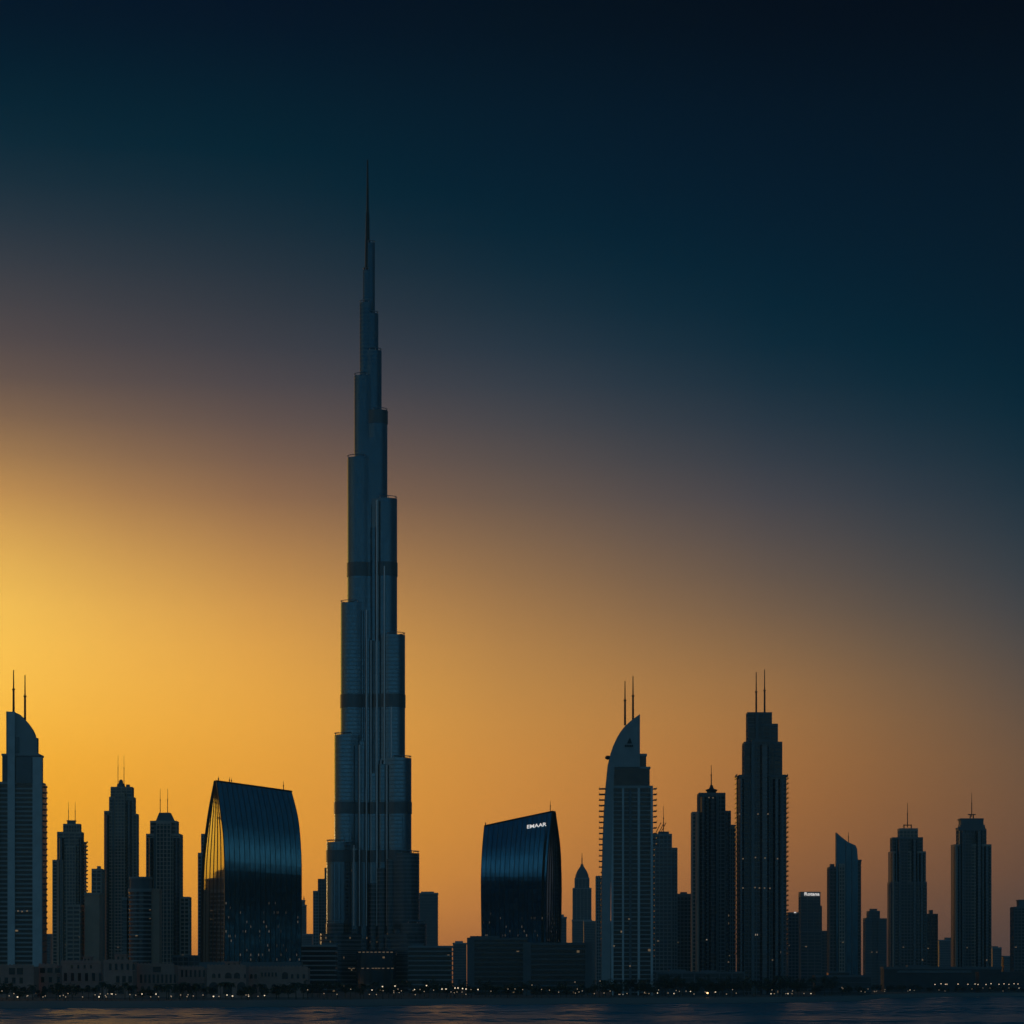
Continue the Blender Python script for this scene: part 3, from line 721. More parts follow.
t.sec('shaft', 299, 307, 905, None, dep=20, glass='far', rib=0, slab=0); t.sec('upper_shaft', 300, 305.5, 900, 906, fo=3, dep=14, glass='far', rib=0, slab=0); t.mast('antenna', 304, 896, 901, 8, .8)
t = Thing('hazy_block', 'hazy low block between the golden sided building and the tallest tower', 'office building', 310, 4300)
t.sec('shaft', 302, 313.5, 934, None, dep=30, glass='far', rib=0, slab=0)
t = Thing('stepped_tower', 'stepped grey tower partly hidden behind the left side of the tallest tower', G, 322, 3500)
t.sec('left_wing', 313, 320, 891, None, dep=24, conc='conc', rib=3); t.sec('shaft', 317.8, 330, 879, None, fo=5, dep=24, conc='concd', rib=4); t.sec('upper_shaft', 324.5, 335, 868, 882, fo=8, dep=18, conc='concd', rib=3)
t = Thing('slab_tower', 'plain grey slab tower just right of the base of the tallest tower', G, 430, 3700)
t.sec('shaft', 416, 438.5, 893, None, dep=26, glass='far', conc='conc', rib=0, slab=.5); t.blk('roof_room', 421, 434, 891.6, 894, 5, 12, 'conc')
t = Thing('hazy_block', 'small hazy block left of the podium of the lettered glass building', 'office building', 459, 4000)
t.sec('shaft', 452.5, 467, 943, None, dep=30, glass='far', rib=0, slab=0); t.blk('roof_room', 455, 463, 941, 944, 6, 14, 'conc')

# ------------------------------------------------------------------ podiums
def podium(label, x0, x1, yt, d, fl=3.8, dep=30, conc='concd', frame=None, roof=None, gl='glassd'):
    t = Thing('podium_building', label, 'low building', (x0 + x1) / 2, d)
    t.sec('storeys', x0, x1, yt, None, dep=dep, floor=fl, slab=1.2, rib=0, conc=conc, glass=gl)
    if frame:
        for a, c in frame: t.blk('end_wall', a, c, yt - .3, None, -.6, 6, 'concd')
    if roof: t.blk('roof_room', *roof, 6, 12, 'concd')
    return t
podium('low storeyed podium left of the foot of the tallest tower', 300, 338, 945, 2760, 4.4, conc='conc', roof=(322, 334, 942.5, 946))
podium('low storeyed podium right of the foot of the tallest tower', 408, 453, 946, 2770, 4.4, conc='conc', roof=(412, 424, 943.5, 947))
podium('dark framed podium block under the left half of the lettered glass building', 467, 528, 938, 2440, 3.9, frame=((467, 474.5),), roof=(470, 500, 936, 939))
podium('dark framed podium block with pale end walls right of the lettered glass building', 523, 592, 943, 2400, 4.2, frame=((523, 531), (585, 592)))

# ------------------------------------------------------------------ centre and right towers
t = Thing('hazy_block', 'narrow block squeezed against the right side of the lettered glass building', 'office building', 563, 3600)
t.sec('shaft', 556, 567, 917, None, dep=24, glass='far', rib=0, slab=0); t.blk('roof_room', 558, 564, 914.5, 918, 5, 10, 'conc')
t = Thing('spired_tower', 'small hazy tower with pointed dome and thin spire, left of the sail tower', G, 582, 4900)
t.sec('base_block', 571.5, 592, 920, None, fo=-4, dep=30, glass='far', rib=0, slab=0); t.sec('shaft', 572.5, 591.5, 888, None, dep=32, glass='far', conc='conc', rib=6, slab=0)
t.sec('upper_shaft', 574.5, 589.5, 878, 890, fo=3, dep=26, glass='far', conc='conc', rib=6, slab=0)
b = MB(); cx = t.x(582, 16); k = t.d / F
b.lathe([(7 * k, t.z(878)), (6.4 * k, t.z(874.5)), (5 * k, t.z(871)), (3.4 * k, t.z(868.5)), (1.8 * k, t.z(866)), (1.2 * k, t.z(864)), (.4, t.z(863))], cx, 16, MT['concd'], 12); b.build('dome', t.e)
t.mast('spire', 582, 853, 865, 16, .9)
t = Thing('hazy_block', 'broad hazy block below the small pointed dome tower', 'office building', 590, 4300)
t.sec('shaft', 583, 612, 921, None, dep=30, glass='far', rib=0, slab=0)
t = Thing('slender_tower', 'thin dark strip of a tower at the left balconies of the sail tower', G, 599, 3300)
t.sec('shaft', 595.5, 606, 876, None, dep=24, conc='conc', rib=3)
t = Thing('slab_tower', 'grey tower with a raked mast on its roof, right behind the sail tower', G, 663, 2800)
t.sec('shaft', 650, 672, 834, None, dep=24, conc='conc', rib=4); t.sec('right_wing', 668, 677.5, 848, None, fo=4, dep=18, conc='conc', rib=3)
t.mast('antenna', 663.5, 806, 833, 8, .4); b = MB()
for x in (655.5, 658.5, 660.5): b.bar((t.x(x), 8, t.z(834)), (t.x(x + 6), 8, t.z(822)), .35, MT['dark'], 5)
b.build('mast_stay', t.e); t.blk('roof_room', 658, 669, 831.5, 835, 5, 12, 'concd')
t = Thing('slab_tower', 'low dark block between the raked mast tower and the dark stepped tower', G, 682, 2900)
t.sec('shaft', 671, 692, 894, None, dep=24, glass='glassd', conc='concd', rib=4); t.blk('roof_room', 680, 687, 892, 895, 5, 10, 'concd')
t = Thing('stepped_tower', 'dark stepped tower with a saucer cap and one mast, left of the tallest right tower', G, 712, 2720)
t.sec('left_wing', 690.8, 702, 812, None, fo=4, dep=22, glass='glassr', conc='warmc', rib=3.5); t.sec('shaft', 697, 725.5, 793, None, fo=1, dep=28, glass='glassr', conc='concd', rib=4)
t.sec('right_wing', 722, 731, 811, None, fo=5, dep=20, glass='glassd', conc='concd', rib=4); t.sec('low_wing', 728, 736, 825, None, fo=8, dep=18, glass='glassd', conc='concd', rib=4)
b = MB(); cx = t.x(711.5, 14)
b.lathe([(4.6, t.z(793)), (4.2, t.z(791)), (5.4, t.z(789.5)), (5.6, t.z(788.8)), (2.2, t.z(787.6)), (1, t.z(784))], cx, 14, MT['dark'], 12); b.build('cap', t.e); t.mast('antenna', 711.3, 765, 787, 14, .55)
t.bay(700, 706, 797, None, .6); t.bay(709, 716, 797, None, .6, 2.4); t.blk('dark_strip', 717, 719, 796, None, .3, 2, 'mech'); t.cheek(690.8, 697, 812, -1.2, 20); t.bay(724, 729, 815, None, 4.6)  # shade right of the bays set in as a dark block
t.lights([(728.5, 962), (709, 797.5), (713, 797.8)], -2)
t.slabs(697, 691.2, 815, 965, 4.2, 8, 10, 'warmc')
t = Thing('stepped_tower', 'tallest tower of the right half, dark, square shouldered, with two masts', G, 762, 2450)
t.sec('shaft', 736.5, 786.5, 775, None, fo=2, dep=28, glass='glassr', conc='concd', rib=4, floor=3.4); t.sec('middle_block', 742, 782.3, 742, 778, fo=5, dep=24, glass='glassd', conc='concd', rib=6, slab=.7)
t.sec('upper_block', 746, 778, 724, 745, fo=7, dep=20, glass='glassd', conc='concd', rib=6, slab=.7); t.sec('crown_block', 746, 772, 712.5, 726, fo=9, dep=14, glass='glassd', conc='concd', rib=6, slab=.7)
t.sec('front_bay', 751, 770, 740, None, fo=-.8, dep=8, glass='glassr', conc='concd', rib=4, floor=3.4); t.blk('corner_pier', 755.5, 758.5, 713, 776, 4.2, 3, 'concd')
t.bay(760, 769, 745, None, -.8, 2.6); t.blk('dark_strip', 751, 754.5, 742, None, -1.2, 4, 'mech'); t.bay(738, 744, 779, None, 1.6, 2.6); t.bay(773, 780, 779, None, 1.6, 2.6); t.blk('dark_strip', 781.5, 783.5, 779, None, 1.4, 2, 'mech')  # dark blocks give the shade between bays by colour
t.lights([(758, 814), (768, 814), (739.5, 814), (743, 858.7), (755.5, 857.5), (765, 858), (777.5, 858.7), (743, 888), (755, 887.5), (759.5, 888), (764.5, 888), (770, 888.3), (772.5, 960)], -3.8)
for a in (734.8, 785.5): t.blk('cornice', a, a + 2.6, 774, 776.5, 2, 22, 'concd')
t.mast('antenna', 756.2, 672, 716, 14, .8); t.mast('antenna', 764.6, 669.5, 716, 14, .8)
t.slabs(786.5, 788.4, 778, 962, 4.0, 6, 20, 'concd'); t.slabs(736.5, 734.8, 778, 962, 4.0, 6, 20, 'concd')
t = Thing('slab_tower', 'short dark block between the tallest right tower and the lit sign tower', G, 793, 3150)
t.sec('shaft', 786, 799, 912.5, None, dep=24, conc='concd', rib=4); b = MB(); b.box(t.x(794), t.x(796), -1, -.4, t.z(913), t.z(912), MT['sign']); b.build('roof_light', t.e)
t = Thing('sign_tower', 'short flat topped tower with a lit white sign along its roof edge', G, 810, 3250)
t.sec('shaft', 798.5, 820.5, 892, None, dep=24, glass='glass', conc='concd', rib=7, slab=.6, cap=5.5); t.sec('right_wing', 816, 822, 906, None, fo=4, dep=16, glass='glass', conc='concd', rib=4, slab=.6)
t.sec('front_base', 799.5, 822, 931, None, fo=-3, dep=12, glass='glass', conc='concd', rib=7)
sign(t, 'Rotana', 804.5, 895.6, 819.5, 895.6, 3.3, -1.2, lab='white lit sign letters')
t = Thing('slab_tower', 'low block filling the gap between the lit sign tower and the slanted tower', G, 824, 3400)
t.sec('shaft', 819, 829, 931, None, dep=24, conc='concd', rib=4)
t = Thing('slant_topped_tower', 'blue tower with a steep slanted roof rising to a point on its left', G, 847, 2900)
b = MB(); q = [(836.2, 832.3), (841, 836.6), (848, 842), (855.5, 845.3), (857.2, 849), (858, 860), (858, 990), (836.2, 990)]
b.prism_y([(t.x(x), t.z(y)) for x, y in q][::-1], 0, 8, MT['blueg'], MT['concd']); b.build('slanted_shaft', t.e)
t.sec('left_wing', 827, 840, 867, None, fo=3, dep=22, glass='glassd', conc='concd', rib=4); t.sec('right_wing', 852, 861.7, 860, None, fo=4, dep=20, glass='glassd', conc='concd', rib=0, slab=.5)
t.sec('front_bay', 838, 845, 864, None, fo=-3, dep=8, glass='glassd', conc='warmc', rib=3.5); t.blk('roof_room', 829.5, 834.5, 864, 868, 8, 8, 'concd')
b = MB()
for x in (845.5, 851.5): b.box(t.x(x), t.x(x) + .7, -.5, .1, 0, t.z(846 if x > 846 else 842), MT['concd'])
b.build('facade_ribs', t.e); t.mast('antenna', 848.4, 832, 843, 12, .4)
t = Thing('stepped_block', 'short stepped block with notched roof right of the slanted tower', 'office building', 874, 3900)
t.sec('left_wing', 863, 872, 918, None, dep=26, glass='far', conc='concd', rib=4, slab=.6); t.sec('shaft', 866.5, 880, 911, None, fo=3, dep=24, glass='far', conc='concd', rib=4, slab=.6)
t.sec('right_wing', 876, 887, 918.5, None, fo=1, dep=24, glass='far', conc='concd', rib=4, slab=.6); t.sec('roof_room', 869, 877.5, 909, 912, fo=8, dep=10, glass='concd', conc='concd', rib=0, slab=0, cap=.6); b = MB()
for x in (871, 876): b.box(t.x(x), t.x(x + 1.5), -.6, -.1, t.z(952.5), t.z(951.8), MT['strip'])
b.build('light_strip', t.e)
def wed(label, xs, ytops, d, cap, mast):
    """stepped residential tower: xs/ytops = nested outlines from the crown outwards"""
    t = Thing('stepped_tower', label, G, sum(xs[0]) / 2, d)
    names = ['crown_block', 'upper_shaft', 'shaft', 'lower_shaft']
    for i, ((a, c), yt) in enumerate(zip(xs, ytops)):
        t.sec(names[i], a, c, yt, None if i else ytops[1] + 3, fo=8 - 2.6 * i, dep=16 + 4 * i, glass='glassd', conc='concd' if i % 2 else 'warmc', rib=4.5)
    t.cheek(xs[2][0] - .2, xs[2][0] + 4.2, ytops[2] - .3, -1.5, 22)
    a, c = xs[0]; w = c - a; a2, c2 = xs[2]; w2 = c2 - a2
    for q0, q1, yy, ff in ((.06, .2, ytops[2] + 2, 2.4), (.24, .36, ytops[1] + 2, 2.4), (.62, .76, ytops[1] + 2, 2.4), (.82, .95, ytops[2] + 2, 2.4)): t.bay(a2 + w2 * q0, a2 + w2 * q1, yy, None, ff, 2.8, 1.6)
    t.blk('dark_strip', a2 + w2 * .2, a2 + w2 * .235, ytops[1] + 2, None, 1.6, 2, 'mech'); t.blk('dark_strip', a2 + w2 * .77, a2 + w2 * .81, ytops[2] + 2, None, 1.6, 2, 'mech')  # dark strips standing proud, in place of shaded gaps between bays
    t.sec('front_bay', a + w * .12, a + w * .5, ytops[1] + 4, None, fo=-.9, dep=6, glass='glassd', conc='concd', rib=4)
    b = MB(); k = d / F; xm = t.x(mast[0], 18)
    for dx in (-2.6, 2.6): b.box(xm + dx * k * (.6 if cap == 'flared' else 1.4) - .6, xm + dx * k * (.6 if cap == 'flared' else 1.4) + .6, 17, 18.5, t.z(ytops[0], 18) - 1, t.z(mast[2], 18), MT['dark'])
    b.box(xm - 4 * k, xm + 4 * k, 17.2, 18.3, t.z(mast[2], 18) - 1.2, t.z(mast[2], 18) - .2, MT['dark']); b.build('mast_frame', t.e)
    t.mast('antenna', mast[0], mast[1], mast[2] + 2, 18, .55)
    return t
wed('dark stepped tower with symmetrical shoulders and a mast, left of the flared crown tower', [(897.5, 918), (890, 923), (888.3, 926), (887.4, 927)], [828.5, 837.5, 851.5, 882], 3300, 'plain', (907.5, 803, 824.5))
t = wed('dark tower with a flared overhanging crown and one mast near the right edge', [(958, 985), (956, 986.5), (951, 991.5)], [825, 829, 844.5], 3350, 'flared', (971.7, 793, 814))
b = MB()
for (a0, a1), y0, y1 in (((955.5, 985.3), 829, 827), ((958.5, 983.5), 827, 819.5), ((957.5, 983.8), 819.5, 818)):
    ea, eb = t.ext(a0, a1, 6, 20); b.box(ea, eb, 6, 26, t.z(y0) + .05, t.z(y1), MT['concd'])
b.build('flared_cornice', t.e)
t = Thing('slab_tower', 'narrow annex block attached right of the symmetrical shouldered tower', G, 932, 3420)
t.sec('shaft', 924, 938, 914, None, dep=22, glass='glassd', conc='concd', rib=4); t.blk('roof_room', 928.5, 933, 910, 915, 6, 10, 'concd')
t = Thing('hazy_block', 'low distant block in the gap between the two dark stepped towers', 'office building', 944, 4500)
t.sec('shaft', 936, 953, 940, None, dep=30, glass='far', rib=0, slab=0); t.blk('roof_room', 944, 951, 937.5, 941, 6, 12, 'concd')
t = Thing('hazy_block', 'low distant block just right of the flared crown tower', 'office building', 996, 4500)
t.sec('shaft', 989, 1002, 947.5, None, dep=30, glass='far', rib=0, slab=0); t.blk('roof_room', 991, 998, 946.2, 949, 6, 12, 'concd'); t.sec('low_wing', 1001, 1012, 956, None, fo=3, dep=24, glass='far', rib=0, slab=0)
t = Thing('slab_tower', 'dark tower cut off by the right edge of the view', G, 1020, 3300)
t.sec('shaft', 1010, 1040, 907, None, dep=26, glass='glassd', conc='concd', rib=4); t.sec('roof_room', 1016, 1034, 900, 909, fo=5, dep=14, glass='concd', conc='concd', rib=0, slab=0, cap=.8)
# low long buildings on the right shore
t = Thing('long_low_building', 'long low pale building with a dark ribbon window under the two right towers', 'low building', 940, 3080)
t.sec('storeys', 880, 1002, 967, None, dep=30, glass='dim', conc='concd', rib=0, slab=0, cap=2.4); t.blk('ribbon_window', 897, 972, 970.3, 973, -.4, 2, 'mech'); t.blk('roof_room', 906, 930, 965.2, 968, 6, 14, 'concd')
t = Thing('long_low_building', 'low flat grey building behind the lamps at the right edge', 'low building', 1005, 2990)
t.sec('storeys', 975, 1040, 972, None, dep=24, glass='dim', conc='dim', rib=0, slab=.7, cap=1.6)
t = Thing('flat_roofed_building', 'low flat grey building at the shore below the slanted tower', 'low building', 845, 2420)
t.sec('storeys', 812, 872, 975.5, None, dep=26, glass='dim', conc='concd', rib=0, slab=.5, cap=1.4); t.sec('upper_storey', 826, 850, 972, 977, fo=6, dep=14, glass='glassd', conc='concd', rib=0, slab=0, cap=.8)
t = Thing('flat_roofed_building', 'low pale flat building behind the trees between the sail tower and dark towers', 'low building', 700, 2280)
t.sec('storeys', 655, 745, 972, None, dep=26, glass='dim', conc='concd', rib=9, slab=.6, cap=1.2); t.blk('roof_room', 668, 686, 969.5, 973, 8, 10, 'concd'); t.blk('roof_room', 700, 716, 970.3, 973, 8, 10, 'concd')

# ------------------------------------------------------------------ sand-coloured low-rise buildings along the left shore
def lowrise(label, x0, x1, yt, d, wins, extra=(), dep=22):
    t = Thing('low_rise_building', label, 'low building', (x0 + x1) / 2, d)
    b = MB(); xa, xb = t.ext(x0, x1, 0, dep); zt = t.z(yt)
    b.box(xa, xb, 0, dep, -1, zt, MT['stone']); b.box(xa - .3, xb + .3, -.3, .25, zt - .9, zt - .4, MT['stone'])
    b.box(xa, xb, .0, .5, zt + .02, zt + .9, MT['stone']); n = int((xb - xa) / 2.4)
    for k in range(n): b.box(xa + 2.4 * k + .3, xa + 2.4 * k + 1.5, .02, .45, zt + .9, zt + 1.5, MT['stone'])
    b.build('walls', t.e)
    for a, c, y0, y1 in extra:
        e = MB(); ea, eb = t.ext(a, c, 3, 10); e.box(ea, eb, 3, 13, zt - .5, t.z(y0, 3), MT['stone']); e.box(ea - .5, eb + .5, 2.5, 13.5, t.z(y0, 3), t.z(y0, 3) + .7, MT['stone'])
        for q in (.3, .7):
            xx = ea + (eb - ea) * q; e.box(xx - .7, xx + .7, 2.85, 3.2, zt + .5 + (t.z(y0, 3) - zt) * .2, zt + (t.z(y0, 3) - zt) * .75, MT['glassd'])
        e.build('roof_pavilion', t.e)
    for (a, c, y0, y1, arch) in wins:
        w = MB(); wa, wb = t.x(a), t.x(c); z0, z1 = t.z(y1), t.z(y0); pts = [(wa, z0), (wb, z0), (wb, z1)]
        if arch: pts = [(wa, z0), (wb, z0)] + [((wa + wb) / 2 + (wb - wa) / 2 * cos(pi * i / 8), z1 - (wb - wa) / 2 + (wb - wa) / 2 * sin(pi * i / 8)) for i in range(9)]
        else: pts.append((wa, z1))
        w.prism_y(pts, -.12, .3, MT['glassd']); o = w.build('window', t.e)
        f = MB(); f.box(wa - .25, wb + .25, -.35, -.1, z0 - .35, z0, MT['stone']); f.build('sill', o)
    return t
def grid(x0, x1, n, w, y0, y1, arch=False): return [(x0 + (x1 - x0 - w) * i / (n - 1), x0 + (x1 - x0 - w) * i / (n - 1) + w, y0, y1, arch) for i in range(n)]
lowrise('sand coloured house at the left end of the shore, with two window rows', -6, 39, 966.5, 1960, grid(-3, 23, 4, 3.4, 977.5, 983.5) + grid(9, 23, 2, 6, 968, 974.5) + grid(2, 36, 4, 5, 987, 994, True))
lowrise('sand coloured house with paired square windows, second along the left shore', 38.6, 62, 965.5, 1985, grid(40, 60, 3, 5, 968, 973) + grid(41, 60, 3, 3.2, 977, 982.5) + grid(42, 60, 3, 4.5, 986, 993, True))
lowrise('darker recessed house behind trees on the left shore, with tall narrow windows', 61, 105, 962, 2060, grid(71, 92, 4, 2, 965, 968.5) + grid(64, 102, 6, 3, 973, 981) + grid(66, 100, 4, 5, 985, 992, True), ((83, 93, 957.5, 962),))
lowrise('sand coloured house with a small roof pavilion and an upper row of arches', 103.5, 137, 961.5, 1950, grid(109, 135, 5, 2.6, 963.5, 970, True) + grid(116, 132, 3, 3.6, 976, 982.5) + grid(108, 134, 3, 6, 986, 994, True), ((115, 128, 955, 961),))
lowrise('sand coloured house with a row of slim tall windows below one dark square', 136.5, 178, 965, 1975, [(153, 161, 966.8, 972.2, False)] + grid(140, 176, 9, 2.2, 974.5, 983) + grid(141, 176, 6, 3, 986, 992, True))
lowrise('low set back house with small windows left of the arcaded house', 177.5, 207.5, 968, 2020, grid(181, 205, 6, 2, 970, 977) + grid(180, 205, 4, 3.5, 983, 991, True))
lowrise('sand coloured arcaded house with a flat roof pavilion below the golden sided building', 207, 249, 966.5, 1955, [(212, 215.5, 973.5, 978, True), (218, 220.5, 973.5, 978, True), (225, 231.5, 972.5, 978.5, True), (234, 240, 972.5, 978.5, True), (244, 246, 974, 978, True)] + grid(209, 246, 3, 9, 982, 994, True), ((225, 240, 962.5, 966),))
lowrise('longer sand coloured house ending the row on the left shore', 248.5, 310, 968, 1985, grid(250, 257, 2, 2.6, 974, 978.5, True) + grid(261, 277, 5, 2, 972.5, 976.5) + [(282, 288, 972, 979, True)] + grid(291, 305, 3, 2.4, 974, 978.5, True) + grid(252, 306, 6, 5, 984, 993, True))

# ------------------------------------------------------------------ trees
def leafy(seed, h, w, trunk_h):
    rd = random.Random(seed); tr = MB(); tr.tube(0, 0, -.3, trunk_h, .28, .18, MT['bark'], 7)
    for k in range(4):
        an = k * 1.57 + rd.random(); tr.bar((0, 0, trunk_h * .8), (cos(an) * w * .28, sin(an) * w * .28, trunk_h + (h - trunk_h) * .45), .1, MT['bark'], 5)
    cr = MB(); vs = []; fs = []
    cl = [(rd.uniform(-.33, .33) * w, rd.uniform(-.33, .33) * w, trunk_h + (h - trunk_h) * rd.uniform(.22, .8), rd.uniform(.13, .24) * w) for _ in range(11)]
    for cx, cy, cz, r in cl:
        for _ in range(46):
            a, bb = rd.uniform(0, 2 * pi), math.acos(rd.uniform(-1, 1)); q = r * rd.random() ** .4
            x, y, z = cx + q * sin(bb) * cos(a), cy + q * sin(bb) * sin(a), cz + q * cos(bb) * .8; s = rd.uniform(.22, .5); o = len(vs)
            for _k in range(4):
                pass
            ax = [rd.uniform(-1, 1) for _ in range(3)]; bx = [rd.uniform(-1, 1) for _ in range(3)]
            vs += [(x - s * ax[0], y - s * ax[1], z - s * ax[2]), (x + s * bx[0], y + s * bx[1], z + s * bx[2]), (x + s * ax[0], y + s * ax[1], z + s * ax[2]), (x - s * bx[0], y - s * bx[1], z - s * bx[2])]
            fs.append((o, o + 1, o + 2, o + 3))
    cr.add(vs, fs, MT['leaf']); return tr, cr
def palm(seed, h):
    rd = random.Random(seed); tr = MB(); px = py = 0; bend = rd.uniform(-.6, .6)
    for k in range(6):
        a = (bend * (k / 6) ** 2, 0, h * k / 6 - .3 * (k == 0)); c = (bend * ((k + 1) / 6) ** 2, 0, h * (k + 1) / 6); tr.bar(a, c, .24 - .015 * k, MT['bark'], 7)
    cr = MB()
    for k in range(26):
        an = k * 2.4; up = rd.uniform(-.25, .95); L = rd.uniform(2.4, 3.4); pts = []
        for i in range(6):
            s = i / 5; pts.append((bend + cos(an) * L * s, sin(an) * L * s, h + L * (up * s - .85 * s * s)))
        for i in range(5):
            p, q = pts[i], pts[i + 1]; w0, w1 = .42 * sin(pi * (i + .4) / 6), .42 * sin(pi * (i + 1.2) / 6); nx, ny = -sin(an), cos(an)
            cr.add([(p[0] - nx * w0, p[1] - ny * w0, p[2] - w0 * .5), p, (p[0] + nx * w0, p[1] + ny * w0, p[2] - w0 * .5), (q[0] - nx * w1, q[1] - ny * w1, q[2] - w1 * .5), q, (q[0] + nx * w1, q[1] + ny * w1, q[2] - w1 * .5)],
                   [(0, 1, 4, 3), (1, 2, 5, 4)], MT['palm'])
    return tr, cr
def tree_proto(name, pair_):
    e = empty(name, (0, 0, 0)); pair_[0].build('trunk', e); pair_[1].build('crown', e); return e
PROTO = [tree_proto('palm_tree', palm(3, 7.5)), tree_proto('palm_tree', palm(9, 9.5)), tree_proto('leafy_tree', leafy(5, 9, 8, 3)), tree_proto('leafy_tree', leafy(8, 11, 10, 3.5)), tree_proto('leafy_tree', leafy(21, 7, 7.5, 2.2))]
used = [False] * len(PROTO); rt = random.Random(11)
def plant(i, px, d, sc, label, group):
    o = PROTO[i] if not used[i] else copy_tree(PROTO[i]); used[i] = True
    o.location = ((px - 512) * d / F, d, GZ - .1); o.rotation_euler = (0, 0, rt.uniform(0, 6.28)); o.scale = (sc * rt.uniform(.85, 1.15), sc * rt.uniform(.85, 1.15), sc)
    tag(o, label, 'palm' if i < 2 else 'tree', group)
def row(x0, x1, n, dd, dd1, kinds, smin, smax, where, gp):
    for k in range(n):
        px = x0 + (x1 - x0) * (k + rt.uniform(.1, .9)) / n; i = rt.choice(kinds)
        plant(i, px, shore(px) + rt.uniform(dd, dd1), rt.uniform(smin, smax), ('dark palm ' if i < 2 else 'dark leafy tree ') + where, ('palms ' if i < 2 else 'leafy trees ') + gp)
row(-5, 312, 46, 90, 230, (0, 1, 0, 2, 4), .8, 1.3, 'in front of the sand coloured houses on the left shore', 'by the left shore houses')
row(308, 470, 30, 100, 420, (2, 3, 4, 0, 1), .8, 1.25, 'on the shore below the tallest tower', 'below the tallest tower')
row(470, 600, 24, 100, 300, (2, 3, 4, 0), .8, 1.15, 'on the shore below the podium of the lettered glass building', 'below the lettered building')
row(600, 835, 52, 90, 330, (2, 3, 3, 4, 1), .95, 1.5, 'on the shore below the sail tower and dark stepped towers', 'on the right of the middle shore')
row(838, 930, 16, 60, 320, (2, 4, 3), .7, 1.0, 'on the far bend of the shore', 'on the far bend')
row(928, 1030, 18, 40, 70, (2, 4), .55, .8, 'among the lamps at the right end of the shore', 'at the right end')

# ------------------------------------------------------------------ street lamps along the promenade
def lamp_proto(name, bulb, m, h=6.):
    e = empty(name, (0, 0, 0)); b = MB(); b.tube(0, 0, -h, -.3, .12, .07, MT['dark'], 6); b.lathe([(.3, -h), (.3, -h + .4), (.12, -h + .6)], 0, 0, MT['dark'], 8); b.build('post', e)
    l = MB(); l.lathe([(0, -bulb), (bulb * .7, -bulb * .7), (bulb, 0), (bulb * .7, bulb * .7), (0, bulb)], 0, 0, MT[m], 10); lo = l.build('lantern', e)
    c = MB(); c.lathe([(bulb * 1.1, bulb * .75), (bulb * .8, bulb * 1.05), (0, bulb * 1.3)], 0, 0, MT['dark'], 10); c.build('cap', lo); return e
LP = {'s': lamp_proto('street_lamp', .34, 'lamp'), 'd': lamp_proto('street_lamp', .28, 'lampd'), 'b': lamp_proto('street_lamp', .42, 'lamp'), 'o': lamp_proto('street_lamp', .6, 'lampw')}
lu = set()
def lamp(px, py, kind, where, gp, off=70):
    if kind == 's' and rt.random() < .6: kind = 'd'
    d = shore(px) + off; z = CH + (HY - py) * d / F; g = GZ if off > 60 else 1.2 + (GZ - 1.2) * off / 62; h = max(2.2, z - g)
    o = LP[kind] if kind not in lu else copy_tree(LP[kind]); lu.add(kind); o.location = ((px - 512) * d / F, d, g + h)
    for ch in o.children:
        if ch.name.startswith('post'): ch.scale = (1, 1, h / 6.)
    tag(o, where, 'street lamp', gp)
lab = 'small lit lamp on the left shore before the sand coloured houses'
for x, y in ((2, 991), (43, 998.6), (60, 996), (142, 994), (156, 994), (171, 996), (188, 994.7), (203, 995), (227, 995), (246, 995), (248.6, 996.5), (264.5, 995.5), (112, 994), (68, 993.5)): lamp(x, y, 's', lab, 'lamps on the left shore')
for x, y in ((17.5, 997.5), (99, 998), (213.5, 996.5), (232.5, 996)): lamp(x, y, 'b', 'bright lit lamp on the left shore before the sand coloured houses', 'bright lamps on the left shore')
for x, y in ((324, 993.5), (337, 994.3), (398, 989), (414.5, 989.5), (420, 989.5), (372, 990)): lamp(x, y, 's', 'small lit lamp on the shore below the tallest tower', 'lamps below the tallest tower', 110)
for x, y in ((382.5, 986.5), (395, 986), (426.5, 985.5)): lamp(x, y, 'b', 'tall bright lamp on the shore below the tallest tower', 'bright lamps below the tallest tower', 120)
for x, y in ((442, 989), (446, 989), (455, 988), (458, 988), (462.5, 988.5), (466, 989), (478, 989.5)): lamp(x, y, 'b', 'bright lamp in the close row left of the lettered building podium', 'lamp row left of the podium', 90)
for x, y in ((451, 992), (457, 992), (462, 992), (471, 989.5), (508, 989), (515, 989), (532, 985), (575, 982), (600, 981)): lamp(x, y, 's', 'small lamp around the podium of the lettered building', 'lamps by the podium', 100)
for x, y in ((604, 993), (627, 993.5), (644.5, 992.5), (657.5, 993), (668, 993), (674, 993.5), (690.5, 991.5), (694, 994), (620, 995), (623, 996.5)): lamp(x, y, 's', 'small lit lamp on the shore below the sail tower', 'lamps below the sail tower', 64)
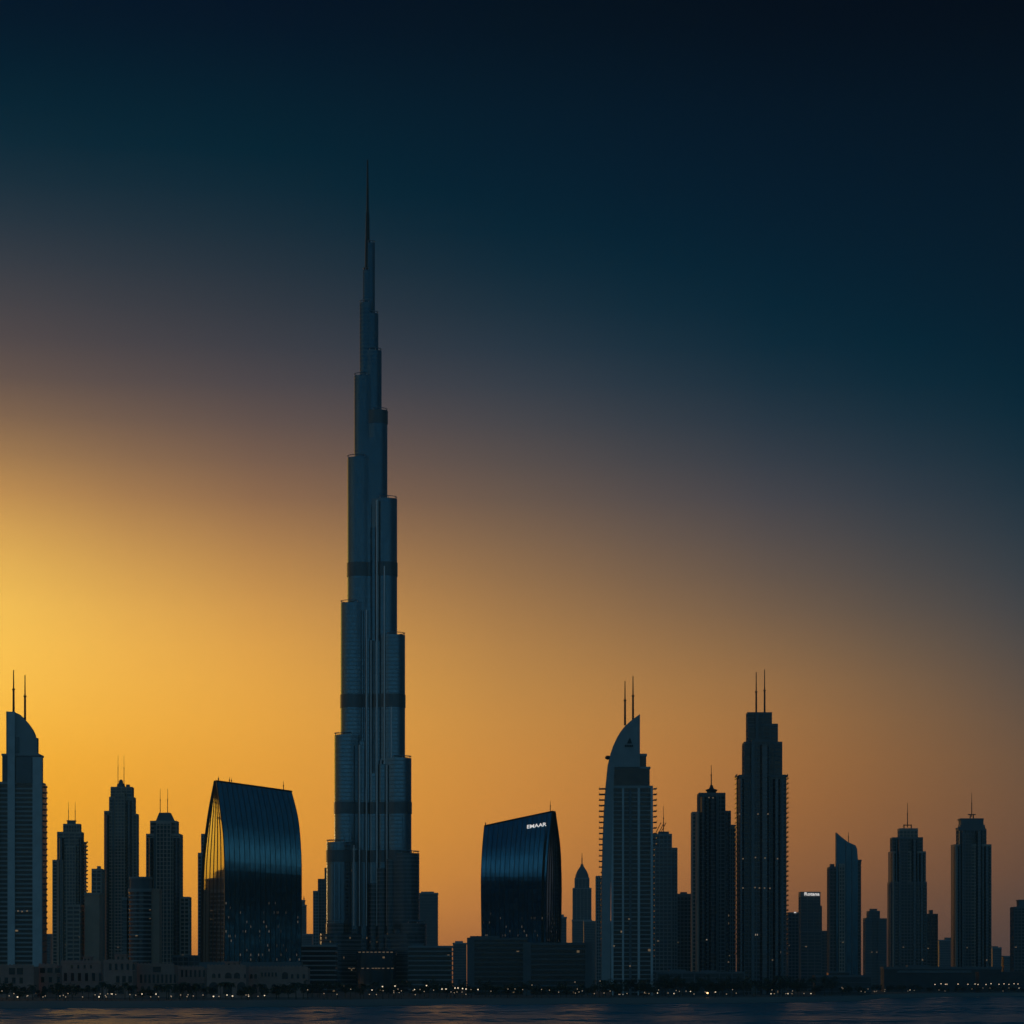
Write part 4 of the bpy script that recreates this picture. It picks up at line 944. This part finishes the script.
for a0, a1, n_, wh, gp_ in ((3, 270, 26, 'faint dim lamp among the trees on the left shore', 'faint lamps on the left shore'), (300, 500, 16, 'faint dim lamp on the shore below the tallest tower', 'faint lamps below the tallest tower'),
                        (500, 830, 26, 'faint dim lamp on the shore right of the podium blocks', 'faint lamps on the middle shore'), (838, 930, 8, 'faint dim lamp on the far bend of the shore', 'faint lamps on the far bend')):
    for k in range(n_): lamp(rt.uniform(a0, a1), (996.5 if a0 < 300 else 992 if a0 < 838 else 990) + rt.uniform(-3, 3), 'd', wh, gp_, 66)
lamp(707.5, 993, 'o', 'brightest orange lamp on the shore left of the dark stepped towers', None, 64)
for x, y in ((715.5, 992), (771, 994.5), (788, 995), (792, 994.5), (804, 993.5), (811, 993.5)): lamp(x, y, 's', 'small lit lamp on the shore below the tallest right tower', 'lamps below the tallest right tower', 64)
for x, y in ((842, 987.5), (865, 992), (875, 992.5), (885, 989.5), (910, 990)): lamp(x, y, 's', 'small lamp on the far bend of the shore below the slanted tower', 'lamps on the far bend', 60)
for x in (935, 941, 945.5, 958, 968, 975, 978, 986, 991, 999, 1004, 1014, 1018, 947, 1009): lamp(x, 984 + rt.uniform(-.3, .5), 'b', 'bright lamp in the upper row at the right end of the shore', 'upper lamp row at the right end', 30)
for x, y in ((939, 990), (945, 991), (972, 989), (983, 988), (990, 988), (1003, 991), (1009, 988), (1019, 988)): lamp(x, y, 's', 'small lamp in the lower row at the right end of the shore', 'lower lamp row at the right end', 26)

# ------------------------------------------------------------------ haze: one closed box of thin air
if HAZE:
    m = bpy.data.materials.new('haze'); m.use_nodes = True; nt = m.node_tree; nt.nodes.clear()
    v = nt.nodes.new('ShaderNodeVolumePrincipled'); v.inputs['Color'].default_value = (.34, .78, .92, 1); v.inputs['Density'].default_value = HAZE; v.inputs['Anisotropy'].default_value = .3
    o_ = nt.nodes.new('ShaderNodeOutputMaterial'); nt.links.new(v.outputs[0], o_.inputs['Volume'])
    b = MB(); b.box(-4200, 4200, -1700, 6500, -2.5, 900, m); h = b.build('haze'); tag(h, 'thin dusk haze over the city', kind='stuff')
